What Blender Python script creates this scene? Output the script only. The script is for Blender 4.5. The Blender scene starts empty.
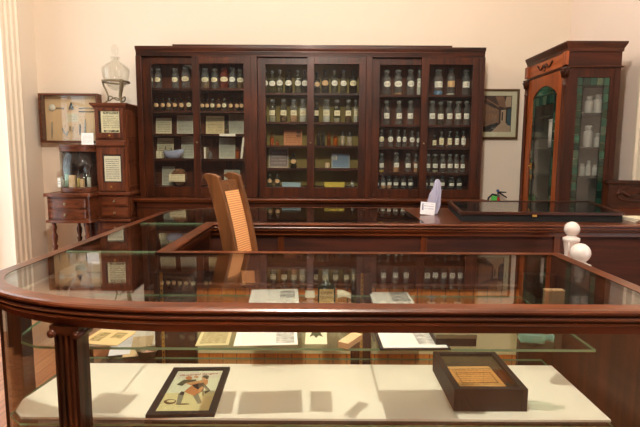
import bpy, math, random
from mathutils import Vector, Matrix
random.seed(7)
PI = math.pi
sc = bpy.context.scene
C = sc.collection
R = math.radians

# ------------------------------------------------------------------ camera
F = 500.0; TH = math.atan(59.5/F); RO = R(.3); CZ = 1.39
cd = bpy.data.cameras.new('camera'); cam = bpy.data.objects.new('camera', cd); C.objects.link(cam)
cd.sensor_width = 36; cd.lens = 36*F/640; cd.clip_start = .05
cam.matrix_world = Matrix.Translation((0, 0, CZ)) @ Matrix.Rotation(PI/2-TH, 4, 'X') @ Matrix.Rotation(RO, 4, 'Z')
sc.camera = cam

def ray(px, py):
    x = (px-320)/F; y = -(py-213.5)/F
    c, s = math.cos(RO), math.sin(RO); x, y = c*x-s*y, s*x+c*y
    return (x, y*math.sin(TH)+math.cos(TH), y*math.cos(TH)-math.sin(TH))
def az(px, py, z):
    d = ray(px, py); t = (z-CZ)/d[2]; return (d[0]*t, d[1]*t, z)
def ay(px, py, Y):
    d = ray(px, py); t = Y/d[1]; return (d[0]*t, Y, CZ+d[2]*t)
def ax(px, py, X):
    d = ray(px, py); t = X/d[0]; return (X, d[1]*t, CZ+d[2]*t)

# ------------------------------------------------------------------ materials
def _new(name):
    m = bpy.data.materials.new(name); m.use_nodes = True
    nt = m.node_tree; nt.nodes.clear()
    out = nt.nodes.new('ShaderNodeOutputMaterial')
    return m, nt, out
def _n(nt, t, **kw):
    n = nt.nodes.new(t)
    for k, v in kw.items():
        if hasattr(n, k): setattr(n, k, v)
        else: n.inputs[k].default_value = v
    return n
def _math(nt, op, a, b=None, c=None):
    n = nt.nodes.new('ShaderNodeMath'); n.operation = op
    for i, v in enumerate((a, b, c)):
        if v is None: continue
        if isinstance(v, (int, float)): n.inputs[i].default_value = v
        else: nt.links.new(v, n.inputs[i])
    return n.outputs[0]
def rgba(c): return (c[0], c[1], c[2], 1)
def hx(r, g, b):
    f = lambda v: (v/255/12.92) if v/255 <= .04045 else ((v/255+.055)/1.055)**2.4
    return (f(r), f(g), f(b))

def plain(name, col, rough=.5, metal=0, coat=0, var=.12, scale=12, bump=0):
    m, nt, out = _new(name)
    b = _n(nt, 'ShaderNodeBsdfPrincipled', Roughness=rough, Metallic=metal)
    b.inputs['Coat Weight'].default_value = coat
    tc = _n(nt, 'ShaderNodeTexCoord'); nz = _n(nt, 'ShaderNodeTexNoise', Scale=scale, Detail=4.0)
    nt.links.new(tc.outputs['Object'], nz.inputs['Vector'])
    mix = nt.nodes.new('ShaderNodeMix'); mix.data_type = 'RGBA'
    nt.links.new(nz.outputs['Fac'], mix.inputs[0])
    mix.inputs[6].default_value = rgba([c*(1-var) for c in col]); mix.inputs[7].default_value = rgba([min(1, c*(1+var)) for c in col])
    nt.links.new(mix.outputs[2], b.inputs['Base Color'])
    if bump:
        bp = _n(nt, 'ShaderNodeBump', Strength=bump, Distance=.002)
        nt.links.new(nz.outputs['Fac'], bp.inputs['Height']); nt.links.new(bp.outputs[0], b.inputs['Normal'])
    nt.links.new(b.outputs[0], out.inputs[0])
    return m

def wood(name, dark, light, axis='X', rough=.38, coat=.08, fine=26):
    m, nt, out = _new(name)
    b = _n(nt, 'ShaderNodeBsdfPrincipled', Roughness=rough)
    b.inputs['Coat Weight'].default_value = coat; b.inputs['Coat Roughness'].default_value = .15; b.inputs['Specular IOR Level'].default_value = .3
    tc = _n(nt, 'ShaderNodeTexCoord'); mp = _n(nt, 'ShaderNodeMapping')
    s = [fine, fine, fine]; s['XYZ'.index(axis)] = 1.6
    mp.inputs['Scale'].default_value = s
    nt.links.new(tc.outputs['Object'], mp.inputs['Vector'])
    nz = _n(nt, 'ShaderNodeTexNoise', Scale=1.0, Detail=6.0, Distortion=.8)
    nt.links.new(mp.outputs[0], nz.inputs['Vector'])
    n2 = _n(nt, 'ShaderNodeTexNoise', Scale=2.2, Detail=2.0)
    nt.links.new(tc.outputs['Object'], n2.inputs['Vector'])
    f = _math(nt, 'ADD', _math(nt, 'MULTIPLY', nz.outputs['Fac'], .7), _math(nt, 'MULTIPLY', n2.outputs['Fac'], .3))
    cr = _n(nt, 'ShaderNodeValToRGB')
    cr.color_ramp.elements[0].position = .36; cr.color_ramp.elements[0].color = rgba(dark)
    cr.color_ramp.elements[1].position = .66; cr.color_ramp.elements[1].color = rgba(light)
    nt.links.new(f, cr.inputs[0]); nt.links.new(cr.outputs[0], b.inputs['Base Color'])
    bp = _n(nt, 'ShaderNodeBump', Strength=.12, Distance=.001)
    nt.links.new(nz.outputs['Fac'], bp.inputs['Height']); nt.links.new(bp.outputs[0], b.inputs['Normal'])
    nt.links.new(b.outputs[0], out.inputs[0])
    return m

def glass(name, tint=(1, 1, 1), dust=0.0, dustcol=(.8, .8, .8), ior=1.5, rough=.0):
    """thin clear glass: what passes straight through is tinted, what reflects follows Fresnel"""
    m, nt, out = _new(name)
    geo = _n(nt, 'ShaderNodeNewGeometry')
    ior_v = _math(nt, 'ADD', _math(nt, 'MULTIPLY', geo.outputs['Backfacing'], 1/ior-ior), ior)
    fr = _n(nt, 'ShaderNodeFresnel'); nt.links.new(ior_v, fr.inputs['IOR'])
    tr = _n(nt, 'ShaderNodeBsdfTransparent', Color=rgba(tint)); gl = _n(nt, 'ShaderNodeBsdfGlossy', Roughness=rough)
    base = tr.outputs[0]
    if dust > 0:
        df = _n(nt, 'ShaderNodeBsdfDiffuse', Color=rgba(dustcol)); mx0 = _n(nt, 'ShaderNodeMixShader', Fac=dust)
        nt.links.new(base, mx0.inputs[1]); nt.links.new(df.outputs[0], mx0.inputs[2]); base = mx0.outputs[0]
    mx = _n(nt, 'ShaderNodeMixShader')
    nt.links.new(fr.outputs[0], mx.inputs[0]); nt.links.new(base, mx.inputs[1]); nt.links.new(gl.outputs[0], mx.inputs[2])
    nt.links.new(mx.outputs[0], out.inputs[0])
    return m

def paper(name, col, ink=(.06, .05, .05), lines=14, margin=.09, pics=(), strength=.75, picdark=(.25, .24, .22), lrange=(0, 1), border=None, vaxis=1):
    """printed sheet; u,v run over the sheet's face"""
    m, nt, out = _new(name)
    b = _n(nt, 'ShaderNodeBsdfPrincipled', Roughness=.75)
    tc = _n(nt, 'ShaderNodeTexCoord'); sp = _n(nt, 'ShaderNodeSeparateXYZ')
    nt.links.new(tc.outputs['Generated'], sp.inputs[0]); u, v = sp.outputs[0], sp.outputs[vaxis]
    def band(x, a, c): return _math(nt, 'MULTIPLY', _math(nt, 'GREATER_THAN', x, a), _math(nt, 'LESS_THAN', x, c))
    colr = _n(nt, 'ShaderNodeRGB'); colr.outputs[0].default_value = rgba(col); cur = colr.outputs[0]
    def over(mask, color_socket_or_col):
        nonlocal cur
        mix = nt.nodes.new('ShaderNodeMix'); mix.data_type = 'RGBA'
        nt.links.new(mask, mix.inputs[0]); nt.links.new(cur, mix.inputs[6])
        if isinstance(color_socket_or_col, tuple): mix.inputs[7].default_value = rgba(color_socket_or_col)
        else: nt.links.new(color_socket_or_col, mix.inputs[7])
        cur = mix.outputs[2]
    if border:
        ins = _math(nt, 'MULTIPLY', band(u, border[1], 1-border[1]), band(v, border[1], 1-border[1]))
        over(_math(nt, 'SUBTRACT', 1, ins), border[0])
    if lines:
        vn = _math(nt, 'MULTIPLY', v, lines); row = _math(nt, 'FLOOR', vn)
        cb = _n(nt, 'ShaderNodeCombineXYZ'); nt.links.new(_math(nt, 'MULTIPLY', u, 34), cb.inputs[0]); nt.links.new(_math(nt, 'MULTIPLY', row, 7.3), cb.inputs[1])
        nz = _n(nt, 'ShaderNodeTexNoise', Scale=1.0, Detail=2.0); nt.links.new(cb.outputs[0], nz.inputs['Vector'])
        mk = _math(nt, 'MULTIPLY', band(_math(nt, 'FRACT', vn), .25, .68), _math(nt, 'GREATER_THAN', nz.outputs['Fac'], .43))
        mk = _math(nt, 'MULTIPLY', mk, _math(nt, 'MULTIPLY', band(u, margin, 1-margin), band(v, max(margin, lrange[0]), min(1-margin, lrange[1]))))
        over(_math(nt, 'MULTIPLY', mk, strength), ink)
    for (x0, x1, y0, y1) in pics:
        nz = _n(nt, 'ShaderNodeTexNoise', Scale=9.0, Detail=5.0); nt.links.new(tc.outputs['Generated'], nz.inputs['Vector'])
        cr = _n(nt, 'ShaderNodeValToRGB'); cr.color_ramp.elements[0].position = .38; cr.color_ramp.elements[1].position = .66
        cr.color_ramp.elements[0].color = rgba(picdark); cr.color_ramp.elements[1].color = rgba(tuple(.75*c for c in col))
        nt.links.new(nz.outputs['Fac'], cr.inputs[0])
        over(_math(nt, 'MULTIPLY', band(u, x0, x1), band(v, y0, y1)), cr.outputs[0])
    nt.links.new(cur, b.inputs['Base Color']); nt.links.new(b.outputs[0], out.inputs[0])
    return m

def planks(name, c1, c2, gap, axis='Y', width=.09, rough=.3, length=1.6):
    m, nt, out = _new(name)
    b = _n(nt, 'ShaderNodeBsdfPrincipled', Roughness=rough)
    tc = _n(nt, 'ShaderNodeTexCoord'); mp = _n(nt, 'ShaderNodeMapping')
    mp.inputs['Rotation'].default_value = (0, 0, PI/2) if axis == 'Y' else ((PI/2, 0, 0) if axis == 'X' else (0, PI/2, 0))
    nt.links.new(tc.outputs['Object'], mp.inputs['Vector'])
    vec = mp.outputs[0]
    if axis == 'Z':                                   # vertical boards in the XZ plane
        sp = _n(nt, 'ShaderNodeSeparateXYZ'); nt.links.new(tc.outputs['Object'], sp.inputs[0])
        cb = _n(nt, 'ShaderNodeCombineXYZ'); nt.links.new(sp.outputs[2], cb.inputs[0]); nt.links.new(sp.outputs[0], cb.inputs[1]); vec = cb.outputs[0]
    br = _n(nt, 'ShaderNodeTexBrick', Scale=1.0)
    br.inputs['Brick Width'].default_value = length; br.inputs['Row Height'].default_value = width
    br.inputs['Mortar Size'].default_value = .0018; br.inputs['Mortar Smooth'].default_value = .2
    br.inputs['Color1'].default_value = rgba(c1); br.inputs['Color2'].default_value = rgba(c2); br.inputs['Mortar'].default_value = rgba(gap)
    nt.links.new(vec, br.inputs['Vector'])
    mp2 = _n(nt, 'ShaderNodeMapping'); mp2.inputs['Scale'].default_value = (2, 40, 40); nt.links.new(vec, mp2.inputs['Vector'])
    nz = _n(nt, 'ShaderNodeTexNoise', Scale=1.0, Detail=5.0); nt.links.new(mp2.outputs[0], nz.inputs['Vector'])
    mix = nt.nodes.new('ShaderNodeMix'); mix.data_type = 'RGBA'; mix.blend_type = 'MULTIPLY'; mix.inputs[0].default_value = 1
    nt.links.new(br.outputs['Color'], mix.inputs[6]); cr = _n(nt, 'ShaderNodeValToRGB'); cr.color_ramp.elements[0].position = .3; cr.color_ramp.elements[1].position = .6; cr.color_ramp.elements[0].color = (.7, .68, .66, 1)
    nt.links.new(nz.outputs['Fac'], cr.inputs[0]); nt.links.new(cr.outputs[0], mix.inputs[7])
    nt.links.new(mix.outputs[2], b.inputs['Base Color']); nt.links.new(b.outputs[0], out.inputs[0])
    return m

def cane_mat(name):
    m, nt, out = _new(name)
    b = _n(nt, 'ShaderNodeBsdfPrincipled', Roughness=.5)
    tc = _n(nt, 'ShaderNodeTexCoord'); sp = _n(nt, 'ShaderNodeSeparateXYZ'); nt.links.new(tc.outputs['UV'], sp.inputs[0])
    a = _math(nt, 'PINGPONG', _math(nt, 'MULTIPLY', sp.outputs[1], 52), .5); c = _math(nt, 'PINGPONG', _math(nt, 'MULTIPLY', sp.outputs[0], 22), .5)
    k = _math(nt, 'ADD', _math(nt, 'MULTIPLY', a, 1.4), _math(nt, 'MULTIPLY', c, .5))
    cr = _n(nt, 'ShaderNodeValToRGB'); cr.color_ramp.elements[0].position = .1; cr.color_ramp.elements[1].position = .6
    cr.color_ramp.elements[0].color = rgba(hx(176, 98, 48)); cr.color_ramp.elements[1].color = rgba(hx(236, 178, 118))
    nt.links.new(k, cr.inputs[0]); nt.links.new(cr.outputs[0], b.inputs['Base Color'])
    bp = _n(nt, 'ShaderNodeBump', Strength=.6, Distance=.003); nt.links.new(k, bp.inputs['Height']); nt.links.new(bp.outputs[0], b.inputs['Normal'])
    nt.links.new(b.outputs[0], out.inputs[0])
    return m

MAH_D, MAH_L = hx(32, 14, 6), hx(82, 38, 16)
M = {}
for a in 'XYZ':
    M['cab'+a] = wood('dark_mahogany_'+a, MAH_D, MAH_L, a)
    M['rim'+a] = wood('red_mahogany_'+a, hx(64, 29, 13), hx(110, 56, 28), a, rough=.3, coat=.25)
    M['old'+a] = wood('walnut_'+a, hx(64, 31, 17), hx(122, 66, 38), a, rough=.4)
    M['ora'+a] = wood('orange_mahogany_'+a, hx(116, 54, 24), hx(172, 88, 42), a, rough=.35)  # window light on the china cabinet's left face, painted into the wood colour
    M['brn'+a] = wood('chair_brown_'+a, hx(78, 46, 24), hx(122, 78, 44), a, rough=.4)
M['dark'] = plain('dark_interior_wood', hx(40, 22, 14), .6)
M['olive'] = plain('olive_painted_boards', hx(150, 130, 66), .7, var=.25, scale=5)
M['black'] = plain('black_paint', hx(16, 14, 12), .6)
M['blackfelt'] = plain('black_felt', hx(14, 13, 13), .9)
M['wall'] = plain('peach_plaster', hx(236, 221, 202), .85, var=.025, scale=1.6, bump=.05)
M['wallpink'] = plain('pink_plaster', hx(238, 221, 208), .85, var=.025, scale=1.6, bump=.05)
M['ceil'] = plain('ceiling_paint', hx(240, 232, 220), .9, var=.02)
M['cream'] = plain('cream_gloss_paint', hx(240, 226, 204), .45, var=.03)
M['white'] = plain('white_gloss_paint', hx(222, 214, 206), .22, var=.02, coat=.5)
for a in 'XZ': M['pan'+a] = wood('panel_mahogany_'+a, hx(40, 17, 9), hx(74, 33, 17), a, rough=.6, coat=0)
M['floor'] = planks('floor_boards', hx(206, 140, 92), hx(184, 118, 76), hx(80, 44, 26), 'Y', .085, .3, 2.2)
M['orapanel'] = planks('orange_boards', hx(244, 150, 66), hx(228, 130, 52), hx(100, 44, 14), 'Z', .062, .4, 3.)
M['glass'] = glass('clear_sheet_glass', (.97, .985, .975))
M['topglass'] = glass('counter_top_glass', (.97, .985, .975), ior=2.0)
M['glassedge'] = plain('green_glass_edge', hx(126, 160, 124), .2, var=.1)
M['cabglass'] = glass('old_window_glass', (.96, .97, .95), dust=.006)
M['bclear'] = glass('clear_bottle_glass', (.86, .89, .89), dust=.14, dustcol=(.42, .44, .42), rough=.14)
M['bgrey'] = glass('smoky_bottle_glass', (.68, .68, .6), dust=.2, dustcol=(.2, .19, .14), rough=.14)
M['bdark'] = glass('dark_bottle_glass', (.3, .27, .2), dust=.3, dustcol=(.07, .06, .04), rough=.03)
M['bamber'] = glass('amber_bottle_glass', (.72, .42, .2), dust=.18, dustcol=hx(170, 96, 44), rough=.03)
M['bpink'] = glass('peach_flask_glass', (.86, .66, .48), dust=.12, dustcol=hx(210, 150, 110), rough=.02)
M['bred'] = glass('red_bottle_glass', (.5, .2, .14), dust=.55, dustcol=hx(128, 56, 40), rough=.05)
M['aqua'] = glass('aqua_glass', (.72, .92, .84), dust=.22, dustcol=hx(170, 220, 200), rough=.02)
M['carboy'] = glass('carboy_glass', (.97, .97, .95), dust=.02)
M['lilac'] = glass('lilac_plastic', (.8, .78, .9), dust=.6, dustcol=hx(206, 204, 226), rough=.1)
M['bluebowl'] = glass('milky_blue_glass', (.6, .66, .8), dust=.6, dustcol=hx(190, 200, 226), rough=.1)
M['label'] = paper('cream_bottle_label', hx(232, 220, 182), lines=4, margin=.2, strength=.7, vaxis=2, lrange=(.25, .75))
M['labelw'] = paper('white_bottle_label', hx(238, 234, 220), lines=4, margin=.18, strength=.7, vaxis=2, lrange=(.25, .75))
M['whitecard'] = plain('white_card', hx(236, 230, 214), .7, var=.03)
M['creamcard'] = plain('cream_card', hx(230, 218, 182), .7, var=.04)
M['bstop'] = glass('stopper_glass', (.7, .72, .7), dust=.4, dustcol=(.42, .43, .4), rough=.05)
M['bfrost'] = glass('pale_glassware', (.85, .87, .86), dust=.5, dustcol=(.75, .75, .72), rough=.05)
M['goldlabel'] = plain('gold_label', hx(244, 206, 136), .6)
M['labeltan'] = plain('tan_bottle_label', hx(206, 168, 122), .6, var=.15, scale=60)
M['powwhite'] = plain('white_powder', hx(228, 222, 204), .8)
M['powtan'] = plain('tan_powder', hx(196, 140, 88), .8, scale=80, var=.25)
M['powbrown'] = plain('brown_herbs', hx(120, 84, 46), .9, scale=120, var=.4)
M['powyellow'] = plain('yellow_powder', hx(214, 172, 60), .8)
M['powblue'] = plain('blue_liquid', hx(110, 150, 190), .3)
M['beige'] = plain('stoneware_beige', hx(196, 174, 140), .5)
M['bronze'] = plain('aged_bronze', hx(128, 112, 86), .45, metal=.6, var=.3, scale=40)
M['brass'] = plain('brass', hx(196, 150, 74), .35, metal=.9, var=.15, scale=40)
M['steel'] = plain('steel', hx(170, 168, 164), .3, metal=.9)
M['red'] = plain('red_enamel', hx(180, 26, 22), .3)
M['green'] = plain('green_tag', hx(90, 200, 90), .5)
M['blueplastic'] = plain('blue_plastic', hx(40, 80, 150), .4)
M['rubber'] = plain('black_rubber', hx(26, 26, 28), .6)
M['cane'] = cane_mat('woven_cane')
M['beigecard'] = plain('beige_card', hx(232, 218, 166), .8)
M['board'] = plain('cream_mount_board', hx(250, 240, 220), .8, var=.01)
M['sgreen'] = [glass('stained_glass_%d' % i, c, dust=.5, dustcol=c, rough=.08) for i, c in enumerate(
    (hx(48, 92, 74), hx(66, 112, 88), hx(36, 66, 54), hx(92, 118, 94), hx(56, 80, 58)))]
M['lead'] = plain('lead_came', hx(48, 46, 42), .5, metal=.5)
M['mat'] = plain('pale_mount', hx(214, 206, 178), .8, var=.02)
M['gilt'] = plain('gilt_frame', hx(92, 66, 38), .4, metal=.3)
M['lampglow'] = None

# ------------------------------------------------------------------ mesh builder
class MB:
    def __init__(self): self.v = []; self.f = []; self.mi = []; self.sm = []
    def add(self, vs, fs, mi=0, smooth=False):
        o = len(self.v); self.v += [tuple(p) for p in vs]
        for f in fs: self.f.append(tuple(i+o for i in f)); self.mi.append(mi); self.sm.append(smooth)
        return self
    def box(self, x0, x1, y0, y1, z0, z1, mi=0):
        vs = [(x, y, z) for z in (z0, z1) for y in (y0, y1) for x in (x0, x1)]
        return self.add(vs, [(0, 2, 3, 1), (4, 5, 7, 6), (0, 1, 5, 4), (2, 6, 7, 3), (0, 4, 6, 2), (1, 3, 7, 5)], mi)
    def prism(self, poly, z0, z1, mi=0, side_mi=None):
        a = sum(poly[i][0]*poly[(i+1) % len(poly)][1]-poly[(i+1) % len(poly)][0]*poly[i][1] for i in range(len(poly)))
        if a < 0: poly = poly[::-1]
        n = len(poly); vs = [(p[0], p[1], z0) for p in poly]+[(p[0], p[1], z1) for p in poly]
        self.add(vs, [tuple(range(n))[::-1], tuple(range(n, 2*n))], mi)
        o = len(self.v)-2*n
        for i in range(n):
            j = (i+1) % n; self.f.append((o+i, o+j, o+n+j, o+n+i)); self.mi.append(mi if side_mi is None else side_mi); self.sm.append(False)
        return self
    def lathe(self, prof, cx=0, cy=0, cz=0, seg=20, mi=0, axis='Z', smooth=True):
        n = len(prof); vs = []
        for (r, h) in prof:
            for k in range(seg):
                t = 2*PI*k/seg; a, b = r*math.cos(t), r*math.sin(t)
                vs.append((cx+a, cy+b, cz+h) if axis == 'Z' else ((cx+h, cy+a, cz+b) if axis == 'X' else (cx+b, cy+h, cz+a)))
        fs = []
        for i in range(n-1):
            for k in range(seg):
                j = (k+1) % seg; fs.append((i*seg+k, i*seg+j, (i+1)*seg+j, (i+1)*seg+k))
        if prof[0][0] > 1e-6: fs.append(tuple(range(seg))[::-1])
        if prof[-1][0] > 1e-6: fs.append(tuple((n-1)*seg+k for k in range(seg)))
        return self.add(vs, fs, mi, smooth)
    def tube(self, pts, rad, seg=8, mi=0, closed=False):
        pts = [Vector(p) for p in pts]; n = len(pts); rr = rad if isinstance(rad, (list, tuple)) else [rad]*n
        vs = []; prev = None
        for i, p in enumerate(pts):
            t = ((pts[(i+1) % n] if (closed or i < n-1) else p)-(pts[i-1] if (closed or i > 0) else p)).normalized()
            if prev is None:
                up = Vector((0, 0, 1)) if abs(t.z) < .9 else Vector((1, 0, 0)); u = t.cross(up).normalized()
            else: u = (prev-t*prev.dot(t)).normalized()
            prev = u; w = t.cross(u)
            for k in range(seg):
                a = 2*PI*k/seg; vs.append(p+(u*math.cos(a)+w*math.sin(a))*rr[i])
        fs = []
        for i in range(n if closed else n-1):
            for k in range(seg):
                j = (k+1) % seg; i2 = (i+1) % n; fs.append((i*seg+k, i*seg+j, i2*seg+j, i2*seg+k))
        if not closed: fs += [tuple(range(seg))[::-1], tuple((n-1)*seg+k for k in range(seg))]
        return self.add(vs, fs, mi, True)
    def sweep(self, path, prof, closed=False, mi=0, smooth=False):
        """profile of (outward, z) carried along a flat path; outward is to the left of travel"""
        n = len(path); P = [Vector(p) for p in path]; vs = []; m = len(prof)
        for i in range(n):
            d1 = (P[i]-P[i-1]).normalized() if (closed or i > 0) else None
            d2 = (P[(i+1) % n]-P[i]).normalized() if (closed or i < n-1) else None
            d1 = d1 or d2; d2 = d2 or d1
            n1 = Vector((-d1.y, d1.x)); n2 = Vector((-d2.y, d2.x)); nn = (n1+n2).normalized(); k = 1/max(.25, nn.dot(n1))
            for (u, z) in prof: q = P[i]+nn*u*k; vs.append((q.x, q.y, z))
        fs = []
        for i in range(n if closed else n-1):
            a, b = i*m, ((i+1) % n)*m
            for j in range(m):
                k = (j+1) % m; fs.append((a+j, a+k, b+k, b+j))
        if not closed: fs += [tuple(range(m)), tuple((n-1)*m+j for j in range(m))[::-1]]
        return self.add(vs, fs, mi, smooth)
    def build(self, name, mats, parent=None, at=None, bevel=0, local=False, fix=True):
        me = bpy.data.meshes.new(name)
        org = Vector(at) if at is not None else (parent['_o'] if (parent is not None and '_o' in parent and not local) else Vector((0, 0, 0)))
        org = Vector(org)
        if parent is not None and not local:
            base = Vector(parent['_o']) if '_o' in parent else Vector((0, 0, 0)); org = base
        me.from_pydata([Vector(p)-org for p in self.v] if not local else self.v, [], self.f)
        for mm in (mats if isinstance(mats, (list, tuple)) else [mats]): me.materials.append(mm)
        for p, mi, s in zip(me.polygons, self.mi, self.sm): p.material_index = mi; p.use_smooth = s
        if fix:
            import bmesh
            bm = bmesh.new(); bm.from_mesh(me); bmesh.ops.recalc_face_normals(bm, faces=bm.faces); bm.to_mesh(me); bm.free()
        me.update()
        o = bpy.data.objects.new(name, me); C.objects.link(o)
        if bevel:
            b = o.modifiers.new('bevel', 'BEVEL'); b.width = bevel; b.segments = 2; b.limit_method = 'ANGLE'; b.angle_limit = R(40)
        if parent is not None:
            o.parent = parent
            if not local: o['_o'] = tuple(org)
        elif not local:
            o.location = org; o['_o'] = tuple(org)
        return o
def tag(o, label=None, cat=None, group=None, kind=None):
    for k, v in (('label', label), ('category', cat), ('group', group), ('kind', kind)):
        if v: o[k] = v
    return o
def thing(name, label, cat, loc=(0, 0, 0), rotz=0, group=None):
    o = bpy.data.objects.new(name, None); C.objects.link(o); o.empty_display_size = .05
    o.location = loc; o.rotation_euler = (0, 0, rotz); o['_o'] = tuple(loc)
    return tag(o, label, cat, group)
def text(body, size, mat, parent, loc, rot=(0, 0, 0), name='lettering', align='CENTER', ext=.0004, shear=0):
    cu = bpy.data.curves.new('t', 'FONT'); cu.body = body; cu.size = size; cu.align_x = align; cu.align_y = 'CENTER'; cu.extrude = ext; cu.shear = shear
    tmp = bpy.data.objects.new('t', cu); C.objects.link(tmp)
    dg = bpy.context.evaluated_depsgraph_get(); me = bpy.data.meshes.new_from_object(tmp.evaluated_get(dg))
    bpy.data.objects.remove(tmp); me.materials.clear(); me.materials.append(mat)
    o = bpy.data.objects.new(name, me); C.objects.link(o); o.parent = parent; o.location = loc; o.rotation_euler = rot
    return o
def frame_bars(mb, x0, x1, z0, z1, y0, y1, w, wb=None, wt=None):
    wb = wb or w; wt = wt or w
    mb.box(x0, x0+w, y0, y1, z0, z1).box(x1-w, x1, y0, y1, z0, z1).box(x0+w, x1-w, y0, y1, z0, z0+wb).box(x0+w, x1-w, y0, y1, z1-wt, z1)
    return mb

# ------------------------------------------------------------------ setting
def struct(name, mb, mat, **k): return tag(mb.build(name, mat, **k), kind='structure')
YB = 5.46; XL = -3.02; YF = -2.6; ZC = 3.9
struct('floor', MB().box(-3.6, 3.9, YF-.2, YB+.2, -.1, 0), M['floor'])
struct('ceiling', MB().box(-3.6, 3.9, YF-.2, YB+.2, ZC, ZC+.1), M['ceil'])
struct('wall_back', MB().box(-3.4, 2.9, YB, YB+.15, 0, ZC), M['wall'])
# left wall with one tall window
WY0, WY1, WZ0, WZ1 = 3.55, 4.86, .12, 3.3
wl = MB().box(XL-.3, XL, YF, WY0, 0, ZC).box(XL-.3, XL, WY1, YB, 0, ZC).box(XL-.3, XL, WY0, WY1, 0, WZ0).box(XL-.3, XL, WY0, WY1, WZ1, ZC)
struct('wall_left', wl, M['wall'])
# right wall opens slightly outward towards the viewer
def rw(y): return 2.63+(YB-y)*.155
def rbox(mb, y0, y1, d0, d1, z0, z1): return mb.prism([(rw(y0)+d0, y0), (rw(y1)+d0, y1), (rw(y1)+d1, y1), (rw(y0)+d1, y0)], z0, z1)
RY0, RY1 = -1.5, 1.5
wr = MB(); rbox(wr, YB, RY1, 0, .2, 0, ZC); rbox(wr, RY0, YF, 0, .2, 0, ZC); rbox(wr, RY1, RY0, 0, .2, 0, WZ0); rbox(wr, RY1, RY0, 0, .2, WZ1, ZC)
struct('wall_right', wr, M['wallpink'])
struct('wall_front', MB().box(-3.5, 3.95, YF-.2, YF, 0, ZC), M['cabZ'])
def window(name, horizontal, a, b, c, z0, z1, nx, nz):
    fr = MB(); pn = MB()
    def bx(mb, p0, p1, d0, d1, q0, q1):
        if horizontal: mb.box(p0, p1, c+d0, c+d1, q0, q1)
        else: mb.box(c+d0, c+d1, p0, p1, q0, q1)
    w = .06
    bx(fr, a, a+w, -.03, .03, z0, z1); bx(fr, b-w, b, -.03, .03, z0, z1); bx(fr, a+w, b-w, -.03, .03, z0, z0+w); bx(fr, a+w, b-w, -.03, .03, z1-w, z1)
    for i in range(1, nx): x = a+(b-a)*i/nx; bx(fr, x-.015, x+.015, -.02, .02, z0+w, z1-w)
    for i in range(1, nz): z = z0+(z1-z0)*i/nz; bx(fr, a+w, b-w, -.02, .02, z-.015, z+.015)
    bx(pn, a+w, b-w, -.003, .003, z0+w, z1-w)
    o = struct(name, fr, M['cream']); pn.build('window_pane', M['glass'], o)
window('window_1', False, WY0, WY1, XL-.2, WZ0, WZ1, 2, 5)
fr_ = MB(); w_ = .06
for (y0, y1, z0, z1) in ((RY0, RY0+w_, WZ0, WZ1), (RY1-w_, RY1, WZ0, WZ1), (RY0+w_, RY1-w_, WZ0, WZ0+w_), (RY0+w_, RY1-w_, WZ1-w_, WZ1)): rbox(fr_, y0, y1, .1, .16, z0, z1)
for i in range(1, 4): rbox(fr_, RY0+.75*i-.015, RY0+.75*i+.015, .11, .15, WZ0+w_, WZ1-w_)
for i in range(1, 5): z = WZ0+(WZ1-WZ0)*i/5; rbox(fr_, RY0+w_, RY1-w_, .11, .15, z-.015, z+.015)
o = struct('window_2', fr_, M['cream']); pn_ = MB(); rbox(pn_, RY0+w_, RY1-w_, .127, .133, WZ0+w_, WZ1-w_); pn_.build('window_pane', M['glass'], o)
struct('door_1', MB().box(XL, XL+.05, -2.3, 3.2, 0, 3.3).box(XL+.05, XL+.07, -2.2, -.5, .2, 3.1).box(XL+.05, XL+.07, -.4, 1.3, .2, 3.1).box(XL+.05, XL+.07, 1.4, 3.1, .2, 3.1), M['cabZ'], bevel=.01)  # unseen dark panelling, added so the cabinet and counter glass reflects less bright wall
def fluted(x0, x1, depth, n):      # casing outline in (along wall, out of wall)
    pts = [(x0, 0), (x0, depth*.8), (x0+.02, depth)]
    w = (x1-x0-.04)/n
    for k in range(n):
        a = x0+.02+k*w
        pts += [(a+.12*w, depth), (a+.25*w, depth*.55), (a+.75*w, depth*.55), (a+.88*w, depth)]
    return pts+[(x1-.02, depth), (x1, depth*.8), (x1, 0)]
struct('trim_1', MB().prism([(XL+d, y) for (y, d) in fluted(4.84, 5.13, .035, 3)], 0, 3.5), M['cream'])
struct('trim_2', MB().prism([(XL+d, y) for (y, d) in fluted(3.28, 3.57, .035, 3)], 0, 3.5), M['cream'])
struct('trim_3', MB().prism([(rw(y)-d, y) for (y, d) in fluted(4.02, 4.45, .035, 4)], 0, 3.5), M['cream'])
struct('baseboard_back', MB().box(-3.0, 2.6, YB-.02, YB, 0, .2), M['cream'])
struct('baseboard_left', MB().box(XL, XL+.02, 5.13, YB-.02, 0, .2), M['cream'])

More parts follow.
